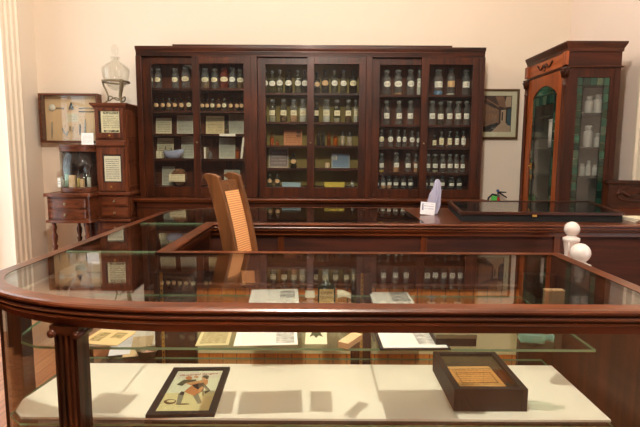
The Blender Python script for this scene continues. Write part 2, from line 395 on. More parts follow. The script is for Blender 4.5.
# ------------------------------------------------------------------ display counters
ECX, EA, EB = -.40, .75, .405
def corner(cy, sgn, off=0, n=16):      # quarter ellipse from the front straight run round to the left side
    pts = []
    for k in range(n+1):
        t = PI/2*k/n; pts.append((ECX-(EA+off)*math.sin(t), cy-sgn*(EB+off)*math.cos(t)))
    return pts
ZT = .95
RIM = [(0, ZT), (.046, ZT), (.056, ZT-.002), (.061, ZT-.007), (.061, ZT-.012), (.055, ZT-.016), (.047, ZT-.018), (.047, ZT-.022), (.055, ZT-.024), (.058, ZT-.029), (.055, ZT-.034),
       (.046, ZT-.036), (.046, ZT-.040), (.053, ZT-.042), (.052, ZT-.048), (.044, ZT-.054), (.036, ZT-.056), (.036, ZT-.060), (.030, ZT-.061), (.030, ZT-.080), (0, ZT-.080)]
def glass_top(poly, parent, name='glass_top'): return MB().prism(poly, ZT-.009, ZT-.0015, 0, 1).build(name, [M['topglass'], M['glassedge']], parent)
fc = thing('display_counter', 'long glass-topped mahogany display counter with rounded left corner, nearest the viewer', 'counter', (0, 1.8, 0))
pathA = [(-.735, 2.23), (-.735, 2.19), (1.035, 2.19), (1.035, 1.445)]+corner(1.85, 1)+[(-1.15, 2.23)]
MB().sweep(pathA, RIM).build('moulded_rim', M['rimX'], fc)
glass_top([(-.735, 2.232), (-.735, 2.19), (1.035, 2.19), (1.035, 1.445)]+corner(1.85, 1)+[(-1.15, 2.232)], fc)
front = [(1.035, 1.445)]+corner(1.85, 1)+[(-1.15, 2.23)]
MB().sweep(front, [(.014, .285), (.014, .871), (.008, .871), (.008, .285)]).build('front_glass', M['glass'], fc)
foot = [(-.735, 2.22), (-.70, 2.2), (1.06, 2.2), (1.06, 1.425)]+corner(1.85, 1, .02)+[(-1.17, 2.22)]
MB().prism(foot, 0, .285).build('plinth', M['cabX'], fc)
MB().box(1.04, 1.066, 1.43, 2.2, .285, .871).build('end_panel', M['panZ'], fc)
# fluted front post with scrolled capital, turned a little with the curve
pm = MB(); pw = .037; fl = []
for k in range(4):
    a = -pw+2*pw*k/4; w = 2*pw/4
    fl += [(a, -.03), (a+.3*w, -.03), (a+.4*w, -.022), (a+.8*w, -.022), (a+.9*w, -.03)]
fl += [(pw, -.03), (pw, .03), (-pw, .03)]
pm.prism(fl, 0, .845)
pst = pm.build('corner_post', M['cabZ'], fc, local=True); pst.location = (-.765, 1.488-1.8, 0); pst.rotation_euler = (0, 0, -.13)
cp = MB().box(-.047, .047, -.036, .03, .852, .871).box(-.038, .038, -.03, .03, .84, .852)
for s in (-1, 1):
    cp.lathe([(0, -.04), (.013, -.04), (.013, .03), (0, .03)], s*.041, 0, .846, 14, axis='Y')
    cp.lathe([(0, -.044), (.006, -.044), (.006, -.038), (0, -.038)], s*.041, 0, .846, 10, axis='Y')
co = cp.build('scroll_capital', M['cabX'], pst, local=True)
MB().box(-1.175, -1.098, 1.775, 1.845, .285, .871).build('side_post', M['cabZ'], fc)
for (a, b) in ((-.727, -.545), (.14, .228), (.885, 1.04)):
    MB().box(a, b, 2.13, 2.2, .285, .871).build('back_post', M['cabZ'], fc, bevel=.003)
for x in (-.69, .185):
    sd = MB().box(x-.006, x+.006, 2.126, 2.13, .3, .875).build('shelf_standard', M['brass'], fc)
    sl = MB()
    for k in range(28): z = .31+k*.02; sl.box(x-.002, x+.002, 2.1245, 2.1262, z, z+.009)
    sl.build('slot', M['dark'], sd)
    MB().prism([(x-.003, 1.62), (x+.003, 1.62), (x+.003, 2.127), (x-.003, 2.127)], .763, .772).build('shelf_bracket', M['steel'], fc)
for (a, b) in ((-.545, .14), (.228, .885)):
    MB().box(a, b, 2.16, 2.178, .285, .802).build('back_panel', M['orapanel'], fc)
    MB().box(a, b, 2.1585, 2.16, .498, .725).build('backing_card', M['beigecard'], fc)['label'] = 'beige card strip'
    MB().box(a, b, 2.15, 2.19, .802, .815).build('back_rail', M['rimX'], fc)
SZ = .780
shelf = [(.875, 1.52), (.875, 2.12), (-.72, 2.12), (-1.0, 2.12), (-1.025, 1.75), (-1.01, 1.64), (-.97, 1.565), (-.90, 1.527), (-.83, 1.52)]
MB().prism(shelf, SZ-.008, SZ, 0, 1).build('upper_glass_shelf', [M['glass'], M['glassedge']], fc)
lower = [(.985, 1.575), (.985, 2.125), (-1.06, 2.125), (-1.09, 1.76), (-1.065, 1.63), (-1.0, 1.575)]
MB().prism(lower, .484, .492, 0, 1).build('lower_glass_shelf', [M['glass'], M['glassedge']], fc)
for (x, y) in ((-.60, 1.66), (.95, 1.66), (-.6, 2.06), (.95, 2.06)): MB().box(x-.012, x+.012, y-.012, y+.012, .285, .484).build('shelf_support', M['cabZ'], fc)
mbd = MB().prism([(.99, 1.60), (.99, 2.04), (-1.03, 2.04), (-1.075, 1.72), (-1.052, 1.64), (-1.01, 1.60)], .492, .5)
tag(mbd.build('mount_board', M['board'], at=(0, 1.8, .492)), 'long cream mount board lining the lower shelf of the front counter', 'board')

# side counter
sd_ = thing('display_counter', 'left side wing of the glass-topped counters, joining front counter to rear', 'counter', (-.94, 2.7, 0))
SY0, SY1 = 2.232, 3.16
MB().sweep([(-.735, SY1), (-.735, SY0)], RIM).build('moulded_rim', M['rimY'], sd_)
MB().sweep([(-1.15, SY0), (-1.15, SY1)], RIM).build('moulded_rim', M['rimY'], sd_)
glass_top([(-.735, SY0+.001), (-.735, SY1), (-1.15, SY1), (-1.15, SY0+.001)], sd_)
MB().box(-1.164, -1.158, SY0, SY1, .285, .871).build('side_glass', M['glass'], sd_)
MB().box(-.727, -.705, SY0, SY1, .285, .871).build('inner_panel', M['cabY'], sd_)
MB().box(-1.17, -.705, SY0, SY1, 0, .285).build('plinth', M['cabY'], sd_)
MB().box(-1.12, -.75, SY0+.01, SY1-.02, .484, .492, 0).build('lower_glass_shelf', M['glass'], sd_)
for y in (2.3, 3.08):
    for x in (-1.1, -.77): MB().box(x-.012, x+.012, y-.012, y+.012, .285, .484).build('shelf_support', M['cabZ'], sd_)
tag(MB().box(-1.11, -.76, SY0+.02, 2.62, .492, .5).build('mount_board', M['board'], at=(-.94, 2.43, .492)), 'short cream mount board lying inside the left side counter', 'board')

# rear counter
rc = thing('display_counter', 'long rear counter, part glass and part solid top, in front of the wall cabinet', 'counter', (.8, 3.64, 0))
RX1 = 2.7; XS = .68
outer = [(-1.15, 3.16)]+corner(3.69, -1)[::-1]+[(RX1, 4.095)]
MB().sweep(outer, RIM).build('moulded_rim', M['rimX'], rc)
MB().sweep([(RX1, 3.21), (-.735, 3.21), (-.735, 3.16)], RIM).build('moulded_rim', M['rimX'], rc)
glass_top([(-.735, 3.162), (-1.15, 3.162)]+corner(3.69, -1)[::-1]+[(XS, 4.095), (XS, 3.21), (-.735, 3.21)], rc)
MB().box(XS, RX1, 3.21, 4.095, ZT-.03, ZT).build('wooden_top', M['rimX'], rc)
MB().sweep([(-1.15, 3.16)]+corner(3.69, -1)[::-1]+[(XS, 4.095)], [(.014, .285), (.014, .871), (.008, .871), (.008, .285)]).build('outer_glass', M['glass'], rc)
MB().box(XS, RX1, 4.085, 4.105, .285, .871).build('back_panel', M['cabX'], rc)
MB().prism([(-.72, 3.16), (-1.16, 3.16)]+corner(3.69, -1, .012)[::-1]+[(RX1, 4.107), (RX1, 3.2), (-.72, 3.2)], 0, .285).build('plinth', M['cabX'], rc)
MB().prism([(-.74, 3.18), (-1.13, 3.18)]+corner(3.69, -1, -.03)[::-1]+[(XS, 4.06), (XS, 3.24), (-.74, 3.24)], .50, .515).build('display_deck', M['dark'], rc)
px0 = -.71
for i, x in enumerate((ay(281, 240, 3.2)[0], ay(424, 240, 3.2)[0], ay(557, 240, 3.2)[0], RX1)):
    MB().box(px0+.0, x-.02 if i < 3 else x, 3.205, 3.222, .285, .871).build('front_panel', M['panX'], rc)
    if i < 3: MB().box(x-.02, x+.02, 3.196, 3.222, .285, .871).build('stile', M['rimZ'], rc, bevel=.003)
    px0 = x+.02

# ------------------------------------------------------------------ wall cabinet
CB = thing('wall_cabinet', 'huge dark mahogany wall cabinet with six glazed sliding doors full of bottles', 'cabinet', (-.12, 5.28, 0))
CF = 5.10
X = lambda px, Y=CF, y=125: ay(px, y, Y)[0]
Zc = lambda y, Y=CF, px=311: ay(px, y, Y)[2]
CX0, CX1 = X(138), X(482.5)
ZL = .945; ZTOP = Zc(46.8); ZF = Zc(56.5); ZB = 1.0
MB().box(CX0, CX1, 4.98, YB-.005, 0, .905).build('base_cupboard', M['cabX'], CB)
bw = (CX1-CX0)/6
for i in range(6):
    d = frame_bars(MB(), CX0+i*bw+.03, CX0+(i+1)*bw-.03, .12, .84, 4.962, 4.98, .07).box(CX0+i*bw+.1, CX0+(i+1)*bw-.1, 4.972, 4.98, .19, .77).build('base_door', M['cabZ'], CB)
    MB().lathe([(0, 0), (.008, 0), (.008, -.012), (.016, -.02), (.012, -.03), (0, -.032)], CX0+i*bw+(.07 if i % 2 else bw-.07), 4.962, .5, 12, axis='Y').build('knob', M['brass'], d)
led = [(CX0-.04, YB-.005), (CX0-.04, 4.935), (CX1+.04, 4.935), (CX1+.04, YB-.005)]
MB().prism(led, .922, ZL).prism([(CX0-.025, YB-.005), (CX0-.025, 4.952), (CX1+.025, 4.952), (CX1+.025, YB-.005)], .905, .922).build('ledge', M['rimX'], CB, bevel=.006)
for (a, b) in ((CX0, CX0+.03), (CX1-.03, CX1)): MB().box(a, b, CF+.02, YB-.005, ZL, ZF).build('side_panel', M['cabZ'], CB)
faces = [(138, 143.5), (251, 257.5), (365.5, 371.5), (478, 482.6)]
for (a, b) in faces: MB().box(X(a), X(b), CF-.008, CF+.07, ZL, ZF).build('face_stile', M['cabZ'], CB, bevel=.003)
for (a, b) in faces[1:3]: MB().box(X(a)+.015, X(b)-.015, CF+.07, YB-.03, ZL, ZF).build('partition', M['dark'], CB)
MB().box(CX0, CX1, CF+.01, YB-.005, ZF, ZTOP-.03).build('top_frieze', M['cabX'], CB)
hc = ZTOP-ZF
prof = [(0, ZF-.004), (.012, ZF-.004), (.014, ZF+.012), (.02, ZF+.016), (.022, ZF+.3*hc), (.03, ZF+.42*hc), (.028, ZF+.5*hc), (.045, ZF+.62*hc), (.056, ZF+.8*hc), (.056, ZTOP-.008), (.05, ZTOP), (0, ZTOP)]
MB().sweep([(CX1-.01, YB-.005), (CX1-.01, CF), (CX0+.01, CF), (CX0+.01, YB-.005)], [(u*.22, z) for u, z in prof]).build('cornice', M['cabX'], CB)
MB().box(CX0+.01, CX1-.01, CF, YB-.01, ZTOP-.02, ZTOP-.002).build('top_board', M['cabX'], CB)
MB().box(X(174), X(450), CF+.02, YB-.02, ZTOP, ZTOP+.022).build('crown_board', M['cabX'], CB)
bays = [(143.5, 251, 193, 200), (257.5, 365.5, 307, 314), (371.5, 478, 420.5, 428)]
shelf_y = [(88, 110.5, 133.7, 158.6), (92.8, 122, 145.5, 168.3), (94.7, 124.7, 147, 172.7)]
bot_y = (186.8, 187.3, 189.3)
gl_top = Zc(64, CF, 311)
SHZ = []
for bi, (a, b, c, d) in enumerate(bays):
    xa, xb = X(a), X(b); mid = (a+b)/2
    MB().box(xa-.02, xb+.02, YB-.03, YB-.006, ZL, ZF).build('back_board', M['olive'] if bi == 1 else M['oldZ'], CB)
    zb = ay(mid, bot_y[bi], CF+.03)[2]
    MB().box(xa, xb, CF+.045, YB-.03, ZL, zb).build('bottom_board', M['cabX'], CB)
    zs = []
    for y in shelf_y[bi]:
        z = ay(mid, y, CF+.07)[2]; zs.append(z)
        MB().box(xa-.01, xb+.01, CF+.072, YB-.03, z-.022, z).build('shelf', M['cabX'], CB)
    SHZ.append(zs+[zb])
    # rear-track left door, front-track right door
    for k, (p0, p1, y0, g0, g1) in enumerate(((a, d-1, CF+.03, a+8, c), (c, b, CF, d, b-7))):
        z0, z1 = ZL+.002, ZF-.002; w0, w1 = X(g0)-X(p0), X(p1)-X(g1)
        if k == 0: w1 = X(p1)-X(c)-.0
        q0, q1 = X(p0), X(p1)
        m_ = MB().box(q0, q0+w0, y0, y0+.026, z0, z1).box(q1-w1, q1, y0, y0+.026, z0, z1)
        m_.box(q0+w0, q1-w1, y0, y0+.026, z0, zb).box(q0+w0, q1-w1, y0, y0+.026, gl_top, z1)
        o = m_.build('sliding_door', M['cabZ'], CB, bevel=.002)
        MB().box(q0+w0-.004, q1-w1+.004, y0+.011, y0+.014, zb-.004, gl_top+.004).build('glass_pane', M['cabglass'], o)
        if k == 0: MB().box(q1-.035, q1-.02, y0-.012, y0, z1-.05, z1-.03).build('latch', M['brass'], o)
        else: MB().lathe([(0, 0), (.011, 0), (.011, -.003), (0, -.004)], q0+w0/2, y0, 1.5, 14, axis='Y').build('finger_pull', M['bronze'], o)

# ------------------------------------------------------------------ bottles
_cache = {}
def rnd(v): return round(v, 3)
def bottle_meshes(kind, w, h, label, fill):
    key = (kind, rnd(w), rnd(h), label, fill)
    if key in _cache: return _cache[key]
    r = w/2; res = {}
    nr = .62*r if kind == 'jar' else .36*r
    hb = {'round': .62, 'jar': .66, 'plain': .66}[kind]*h; hn = .84*h if kind != 'plain' else .9*h
    sh = min(.16*h, r*.8)
    body = [(0, 0), (r*.9, 0), (r, h*.02), (r, hb-.02*h)]
    for k in range(1, 6): t = PI/2*k/5; body.append((nr+(r-nr)*math.cos(t), hb-.02*h+sh*.7*math.sin(t)))
    body += [(nr, hn-.05*h), (nr*1.28, hn-.04*h), (nr*1.28, hn), (nr*.7, hn), (0, hn)]
    res['body'] = MB().lathe(body, seg=18)
    if kind == 'plain': st = [(0, hn), (nr*.8, hn), (nr*.85, h), (0, h)]
    elif kind == 'jar': st = [(0, hn), (nr*.7, hn), (nr*.7, hn+.03*h), (nr*1.25, hn+.05*h), (nr*1.3, hn+.09*h), (nr*.9, hn+.14*h), (0, h)]
    else: st = [(0, hn), (nr*.7, hn), (nr*.7, hn+.03*h), (nr*1.5, hn+.06*h), (nr*1.6, hn+.1*h), (nr*1.1, hn+.145*h), (0, h)]
    res['stopper'] = MB().lathe(st, seg=14)
    if label:
        lm = MB(); shape, lz, lh, span = label; N = 12; rr = r*1.012; vs = []
        for i in range(N+1):
            t = -1+2*i/N; ang = -PI/2+t*span; hh = lh/2*(math.sqrt(max(0, 1-t*t))*.85+.15 if shape == 'oval' else 1)
            for s in (-1, 1): vs.append((rr*math.cos(ang), rr*math.sin(ang), (lz*h+s*hh*h)))
        lm.add(vs, [(2*i, 2*i+2, 2*i+3, 2*i+1) for i in range(N)], 0, True); res['label'] = lm
    if fill:
        f = fill*hb; res['contents'] = MB().lathe([(0, h*.015), (r*.9, h*.015), (r*.93, h*.03), (r*.93, f), (0, f)], seg=16)
    out = {k: v for k, v in res.items()}
    _cache[key] = out; _cache[key, 'me'] = {}
    return out
def bottle(x, y, z, w, h, kind, gm, lab, labm, fill, fillm, label, group='apothecary bottles in the wall cabinet', stop=None):
    if stop is None and gm.name in ('clear_bottle_glass', 'smoky_bottle_glass') and lab: stop = M['bstop']
    parts = bottle_meshes(kind, w, h, lab, fill); store = _cache[(kind, rnd(w), rnd(h), lab, fill), 'me']
    root = thing('apothecary_bottle', label, 'bottle', (x, y, z), random.uniform(-.15, .15), group)
    for nm, mb in parts.items():
        mt = {'body': gm, 'stopper': stop or gm, 'label': labm, 'contents': fillm}[nm]
        k = (nm, mt.name)
        if k not in store:
            o = mb.build(nm, mt, root, local=True); store[k] = o.data
        else:
            o = bpy.data.objects.new(nm, store[k]); C.objects.link(o); o.parent = root
    return root
OV = ('oval', .42, .22, 1.0); OVS = ('oval', .44, .30, 1.0); SQ = ('sq', .40, .22, .95); SQL = ('sq', .36, .22, .9); BIG = ('sq', .36, .4, 1.0)
ordn = ['first', 'second', 'third', 'fourth', 'fifth', 'sixth', 'seventh', 'eighth']
doorn = ['first', 'second', 'third', 'fourth', 'fifth', 'sixth']
shn = ['top', 'second', 'third', 'fourth', 'bottom']
G = dict(c='bclear', g='bgrey', d='bdark', a='bamber', r='bred')
word = dict(c='clear', g='smoky', d='dark', a='amber', r='red-brown')
BY = 5.245; MPX = BY/500*1.0
# (door, shelf, kind, default w px, default h px, label shape, label mat, [(x px, glass, fill, fillmat, w, h, labelmat), ...])
rows = [
 (0, 0, 'jar', 7, 20, OV, 'label', [(152.9, 'c', 0, 0, 4.5), (159.6, 'c'), (176.5, 'c'), (187, 'c', 0, 0, 8.4, 21.5)]),
 (1, 0, 'jar', 7.4, 20, OV, 'label', [(206.4, 'c', .8, 'powbrown', 8), (215.8, 'c'), (225, 'r', 0, 0, 9, 21), (233.4, 'c', 0, 0, 7, 21, 'labelw'), (240.8, 'g', .5, 'powbrown')]),
 (0, 1, 'round', 5.2, 12.5, OVS, 'labeltan', [(157.3, 'd'), (163.6, 'd'), (169.5, 'g'), (176, 'd'), (182.2, 'd'), (189.7, 'd', 0, 0, 5.6, 13.4, 'label')]),
 (1, 1, 'round', 4.8, 12, OVS, 'labeltan', [(203, 'd'), (208, 'd'), (213.2, 'g', 0, 0, 5, 12, 'label'), (219.2, 'd'), (224.7, 'g', 0, 0, 5, 12.5, 'label'), (231.3, 'd', .4, 'powyellow'), (237.2, 'd'), (242, 'd')]),
 (1, 2, 'round', 4.6, 13, None, 'label', [(226.6, 'g', .6, 'powbrown')]),
 (1, 3, 'plain', 4.8, 8.5, None, 'label', [(209.5, 'c')]),
 (2, 0, 'round', 7.2, 23, OV, 'labelw', [(265.6, 'g'), (272.5, 'g', 0, 0, 7.2, 22), (280, 'g'), (288.6, 'd', 0, 0, 7.4, 23), (298, 'g'), (305, 'd')]),
 (3, 0, 'round', 7.2, 23, OV, 'labelw', [(317, 'd', 0, 0, 6, 21, 'labeltan'), (325, 'd', 0, 0, 7.8, 23.5, 'labeltan'), (334, 'g', 0, 0, 7.2, 23.5), (343, 'g'), (352.4, 'd', 0, 0, 7.8, 23, 'label')]),
 (2, 1, 'jar', 7.4, 22.5, SQ, 'label', [(264.6, 'g', 0, 0, 4), (272.4, 'g', .4, 'powwhite'), (283.6, 'g', .4, 'powbrown'), (293.8, 'c', .75, 'powtan'), (303, 'c', .9, 'powwhite', 7.2, 22.5)]),
 (3, 1, 'jar', 7.2, 22.5, SQ, 'label', [(316.4, 'd', 0, 0, 5), (326.4, 'c', .85, 'powwhite', 7.6), (336.8, 'g', .3, 'powwhite'), (348.2, 'g', .5, 'powbrown', 6.8), (355.6, 'c', .9, 'powwhite', 4.5)]),
 (2, 2, 'round', 4.4, 12.5, None, 'label', [(271.8, 'a', .9, 'powtan'), (277.3, 'a', .9, 'powtan', 3.4, 6)]),
 (3, 2, 'plain', 4.6, 14, None, 'label', [(318.5, 'd'), (323, 'd', 0, 0, 4, 14.5), (329, 'a', 0, 0, 4, 15), (335.6, 'a', .9, 'powyellow', 4.8, 12.5), (342.7, 'c', .97, 'beige', 4.6, 14.5), (349.8, 'c', .97, 'beige', 5.6, 13.5)]),
 (2, 3, 'jar', 6.4, 15, OVS, 'labeltan', [(293.4, 'd')]),
 (2, 4, 'round', 5.4, 12.5, OVS, 'labeltan', [(269.4, 'g'), (277, 'g')]),
 (3, 4, 'round', 3.4, 7.5, None, 'labelw', [(349.5, 'c', 0, 0, 4, 3.5), (353.4, 'c', .9, 'powwhite')]),
 (4, 0, 'jar', 8, 25, OV, 'labelw', [(386, 'c'), (397.2, 'c', .12, 'powtan', 9), (409.4, 'c', 0, 0, 8, 25.5), (418, 'c', .97, 'powwhite', 4.4)]),
 (5, 0, 'jar', 8.6, 25.5, SQ, 'labelw', [(437, 'c', .25, 'powblue', 9.4), (449.6, 'c', .1, 'powwhite', 8.4, 27, 'labeltan'), (464.2, 'c', 0, 0, 8.2, 25.5)]),
 (4, 1, 'jar', 6.8, 24, SQL, 'labelw', [(386.4, 'c'), (398.6, 'c'), (410.2, 'c')]),
 (5, 1, 'jar', 7, 24, SQL, 'labelw', [(431.8, 'c'), (440.2, 'g', 0, 0, 7, 23), (449, 'c'), (457.7, 'c'), (466, 'c', 0, 0, 6.4)]),
 (4, 2, 'round', 5.4, 17, OVS, 'labelw', [(382, 'c', 0, 0, 5.4, 17, 'label'), (391, 'c', 0, 0, 6, 17), (398.8, 'c', 0, 0, 5, 17), (405, 'c', 0, 0, 4.6, 17), (412.7, 'c', 0, 0, 5.6, 16), (418.4, 'c', 0, 0, 3.6, 15)]),
 (5, 2, 'round', 5.2, 15.5, BIG, 'labelw', [(435, 'g', 0, 0, 4.6, 12, 'label'), (442, 'c', 0, 0, 5.4, 15.5, 'label'), (450, 'c', 0, 0, 5.4, 15.8, 'label'), (457.5, 'c'), (464, 'c', 0, 0, 5, 16)]),
 (4, 3, 'jar', 6.2, 19, SQL, 'labelw', [(382.3, 'c', .2, 'powyellow', 5.6), (397.2, 'c', .45, 'powtan', 6.6, 20), (409, 'c', 0, 0, 6.6), (416.8, 'c', .8, 'powtan', 4.2, 18)]),
 (5, 3, 'jar', 6.2, 18.5, SQL, 'labelw', [(429, 'c'), (436.3, 'g', .2, 'powwhite'), (444, 'c'), (451.6, 'c'), (457.9, 'c', 0, 0, 5.4), (464.4, 'c', 0, 0, 5.4, 18)]),
 (4, 4, 'jar', 5.6, 13, SQL, 'labelw', [(378.4, 'c', 0, 0, 4.4, 12), (384.4, 'c', .4, 'powtan', 5.4, 12.5), (390.6, 'c', .4, 'powtan', 5.4, 13), (397.3, 'c', 0, 0, 6), (405, 'c', 0, 0, 6), (412, 'c', 0, 0, 6)]),
 (5, 4, 'jar', 6, 12.5, SQL, 'labelw', [(427.2, 'c', 0, 0, 5.4), (434, 'c', 0, 0, 5.4), (444, 'c', 0, 0, 6, 13), (453.4, 'c', 0, 0, 6.4, 12), (461.6, 'c', 0, 0, 6)]),
]
for (dr, sh, kind, w0, h0, lab, labm, items) in rows:
    z = SHZ[dr//2][sh]
    for i, it in enumerate(items):
        it = tuple(it)+(0,)*(7-len(it))
        px, g, fill, fm, w, h, lm = it; w = w or w0; h = h or h0
        what = word[g]+(' labelled' if lab else '')+(' small' if h < 9 else '')
        cont = {'powwhite': ' of white powder', 'powtan': ' of tan powder', 'powbrown': ' of brown herbs', 'powyellow': ' of yellow powder', 'powblue': ' of blue liquid'}.get(fm, '')
        n = len(items)
        pos = (ordn[i]+' from left, ') if n > 1 else ''
        L = '%s bottle%s, %s%s shelf, %s cabinet door from left' % (what, cont, pos, shn[sh], doorn[dr])
        if n == 1: L = 'lone '+L
        bottle(ay(px, 120, BY)[0], BY+random.uniform(-.008, .008), z, w*MPX*.96, h*MPX, kind, M[G[g]], lab, M[lm or labm], fill, M[fm] if fm else None, L)

# ------------------------------------------------------------------ cards and small things in the wall cabinet
def sheet(name, w, h, mat, label, cat, loc, rot, t=.0012, group=None, local_mats=None):
    o = MB().box(-w/2, w/2, -h/2, h/2, 0, t).build(name, mat, local=True)
    o.location = loc; o.rotation_euler = rot; o['_o'] = (0, 0, 0)
    return tag(o, label, cat, group)
def standing(name, x0, x1, ytop, bay, shi, mat, label, cat, Y=5.34, lean=.12, t=.002, group=None):
    z = SHZ[bay][shi]; a, b = ay(x0, 120, Y)[0], ay(x1, 120, Y)[0]
    zt = ay((x0+x1)/2, ytop, Y)[2]; h = max(.02, (zt-z))/math.cos(lean)
    o = sheet(name, b-a, h, mat, label, cat, ((a+b)/2, Y+math.sin(lean)*h/2, z+math.cos(lean)*h/2+.001), (PI/2-lean, 0, 0), t, group)
    return o
CRM = hx(216, 206, 170); GRY = hx(196, 196, 176)
pcard = [paper('typed_card_%d' % i, c, lines=n, strength=.55) for i, (c, n) in enumerate(((CRM, 9), (GRY, 14), (hx(222, 200, 150), 12), (GRY, 16)))]
g_ = 'printed cards on the cabinet shelves'
standing('printed_card', 155.5, 171.2, 118, 0, 2, pcard[0], 'small cream typed card on third shelf behind leftmost cabinet door', 'card', group=g_)
standing('printed_card', 176.5, 193, 115.2, 0, 2, pcard[1], 'larger grey printed notice on third shelf behind leftmost cabinet door', 'card', group=g_)
standing('printed_card', 205.6, 224, 116, 0, 2, pcard[2], 'yellowed printed notice left of small bottle behind second cabinet door', 'card', group=g_)
standing('printed_card', 228.4, 243.6, 113.6, 0, 2, pcard[3], 'tall grey printed notice right of small bottle behind second cabinet door', 'card', group=g_)
standing('printed_card', 156, 172.6, 138, 0, 3, pcard[0], 'cream card propped behind blue bowl on fourth shelf, leftmost door', 'card', group=g_)
standing('printed_card', 180.2, 193.2, 136, 0, 3, pcard[1], 'square grey notice right of blue bowl, fourth shelf, leftmost door', 'card', group=g_)
standing('printed_card', 218.4, 234.6, 138, 0, 3, pcard[3], 'grey notice in middle of fourth shelf behind second cabinet door', 'card', group=g_)
standing('printed_card', 160, 173, 166.5, 0, 4, pcard[1], 'pale sheet standing behind brown sponge on bottom shelf, leftmost door', 'card', group=g_)
standing('printed_card', 223, 239, 170, 0, 4, pcard[3], 'pale notice on bottom shelf behind chair top, second cabinet door', 'card', group=g_)
# shelf tag, book pair, jars, reflection shape, sponge
z3 = SHZ[0][2]; a, b = ay(219.3, 133, 5.165)[0], ay(235.3, 133, 5.165)[0]
sheet('shelf_tag', b-a, .024, M['whitecard'], 'narrow blank white tag on third shelf edge behind second cabinet door', 'tag', ((a+b)/2, 5.168, z3-.011), (PI/2, 0, 0))
def book(px0, px1, ytop, bay, shi, Y, tilt, label):
    a, b = ay(px0, 120, Y)[0], ay(px1, 120, Y)[0]; z = SHZ[bay][shi]; h = ay(px0, ytop, Y)[2]-z; w = b-a
    r = thing('book', label, 'book', ((a+b)/2-tilt*h*.4, Y, z+.0005), 0); 
    MB().box(-w/2, w/2, 0, .13, 0, h).build('cover', M['beige'], r, local=True); MB().box(-w/2+.003, w/2-.003, -.001, .125, .003, h-.003).build('pages', M['whitecard'], r, local=True)
    r.rotation_euler = (0, tilt, 0); return r
book(203.1, 205.2, 147, 0, 3, 5.2, 0, 'thin cream booklet standing at left of fourth shelf, second cabinet door')
book(240.6, 243.0, 137.5, 0, 3, 5.2, .12, 'cream book leaning at right end of fourth shelf, second cabinet door')
bottle(ay(237, 120, 5.23)[0], 5.23, SHZ[0][3], 4*MPX, 11.5*MPX, 'plain', M['bamber'], None, None, .95, M['powtan'], 'amber orange bottle beside leaning book, fourth shelf behind second cabinet door')
for px, nm in ((156.5, 'small cream box nearest left end of fourth shelf, leftmost cabinet door'), (159.5, 'small cream box right of the similar leftmost box, fourth shelf, leftmost door')):
    x = ay(px, 120, 5.26)[0]; z = SHZ[0][3]
    tag(MB().box(x-.012, x+.012, 5.25, 5.28, z, z+.075).box(x-.0125, x+.0125, 5.249, 5.281, z+.06, z+.077).build('pill_box', M['creamcard'], at=(x, 5.26, z), bevel=.002), nm, 'box', 'small cream boxes')
z = SHZ[0][3]; xc = ay(170.5, 120, 5.22)[0]
bm_ = MB()
N = 22; ringp = [(.42, .0), (.62, .012), (.9, .04), (1.0, .075), (.93, .078), (.83, .05), (.5, .02), (.0, .018)]
vs = []
for (rr, hh) in ringp:
    for k in range(N):
        t = 2*PI*k/N; lob = 1+.10*math.cos(3*t+.5); ex = .105*(1+.15*math.cos(t)); vs.append((xc+rr*ex*lob*math.cos(t), 5.235+rr*.045*lob*math.sin(t), z+hh+(.02*max(0, math.cos(t))*rr if hh > .03 else 0)))
fs = [tuple(range(N))[::-1]]+[(i*N+k, i*N+(k+1) % N, (i+1)*N+(k+1) % N, (i+1)*N+k) for i in range(len(ringp)-1) for k in range(N)]
bm_.add(vs, fs, 0, True)
tag(bm_.build('glass_bowl', M['bluebowl'], at=(xc, 5.235, z)), 'milky blue lobed glass bowl on fourth shelf behind leftmost cabinet door', 'bowl')  # a reflection in the door glass, built as an added solid shape
for px, hh, lb in ((164.6, 10, 'taller slim white bottle behind blue bowl, fourth shelf, leftmost cabinet door'), (170.4, 8.6, 'shorter slim white bottle behind blue bowl, fourth shelf, leftmost cabinet door')):
    bottle(ay(px, 120, 5.30)[0], 5.30, z, 3.4*MPX, hh*MPX*1.25, 'plain', M['bclear'], None, None, .97, M['powwhite'], lb)
# sponge with card
z = SHZ[0][4]; xc = ay(177.5, 120, 5.24)[0]; sp = MB(); vs = []; N = 18; L_ = 9
for i in range(L_+1):
    ph = PI*i/L_
    for k in range(N):
        t = 2*PI*k/N; rr = 1+.16*math.sin(3.3*k+2.1*i)+random.uniform(-.1, .1)
        vs.append((xc+.08*math.sin(ph)*math.cos(t)*rr, 5.25+.05*math.sin(ph)*math.sin(t)*rr, z+.092-.092*math.cos(ph)*(1+.0*rr)))
sp.add(vs, [(i*N+k, i*N+(k+1) % N, (i+1)*N+(k+1) % N, (i+1)*N+k) for i in range(L_) for k in range(N)], 0, True)
M['sponge'] = plain('brown_sponge', hx(120, 82, 54), .95, var=.5, scale=60, bump=.8)
tag(sp.build('sea_sponge', M['sponge'], at=(xc, 5.25, z)), 'rough brown sponge behind white card on bottom shelf, leftmost cabinet door', 'sponge')
z0_, z1_ = ay(177, 181.6, 5.19)[2], ay(177, 174.3, 5.19)[2]; a, b = ay(169, 178, 5.19)[0], ay(184.8, 178, 5.19)[0]
sheet('name_card', b-a, z1_-z0_, paper('name_card', hx(226, 214, 176), lines=4, strength=.5), 'cream name card resting against front of brown sponge, leftmost cabinet door', 'card', ((a+b)/2, 5.192, (z0_+z1_)/2), (PI/2-.1, 0, 0))
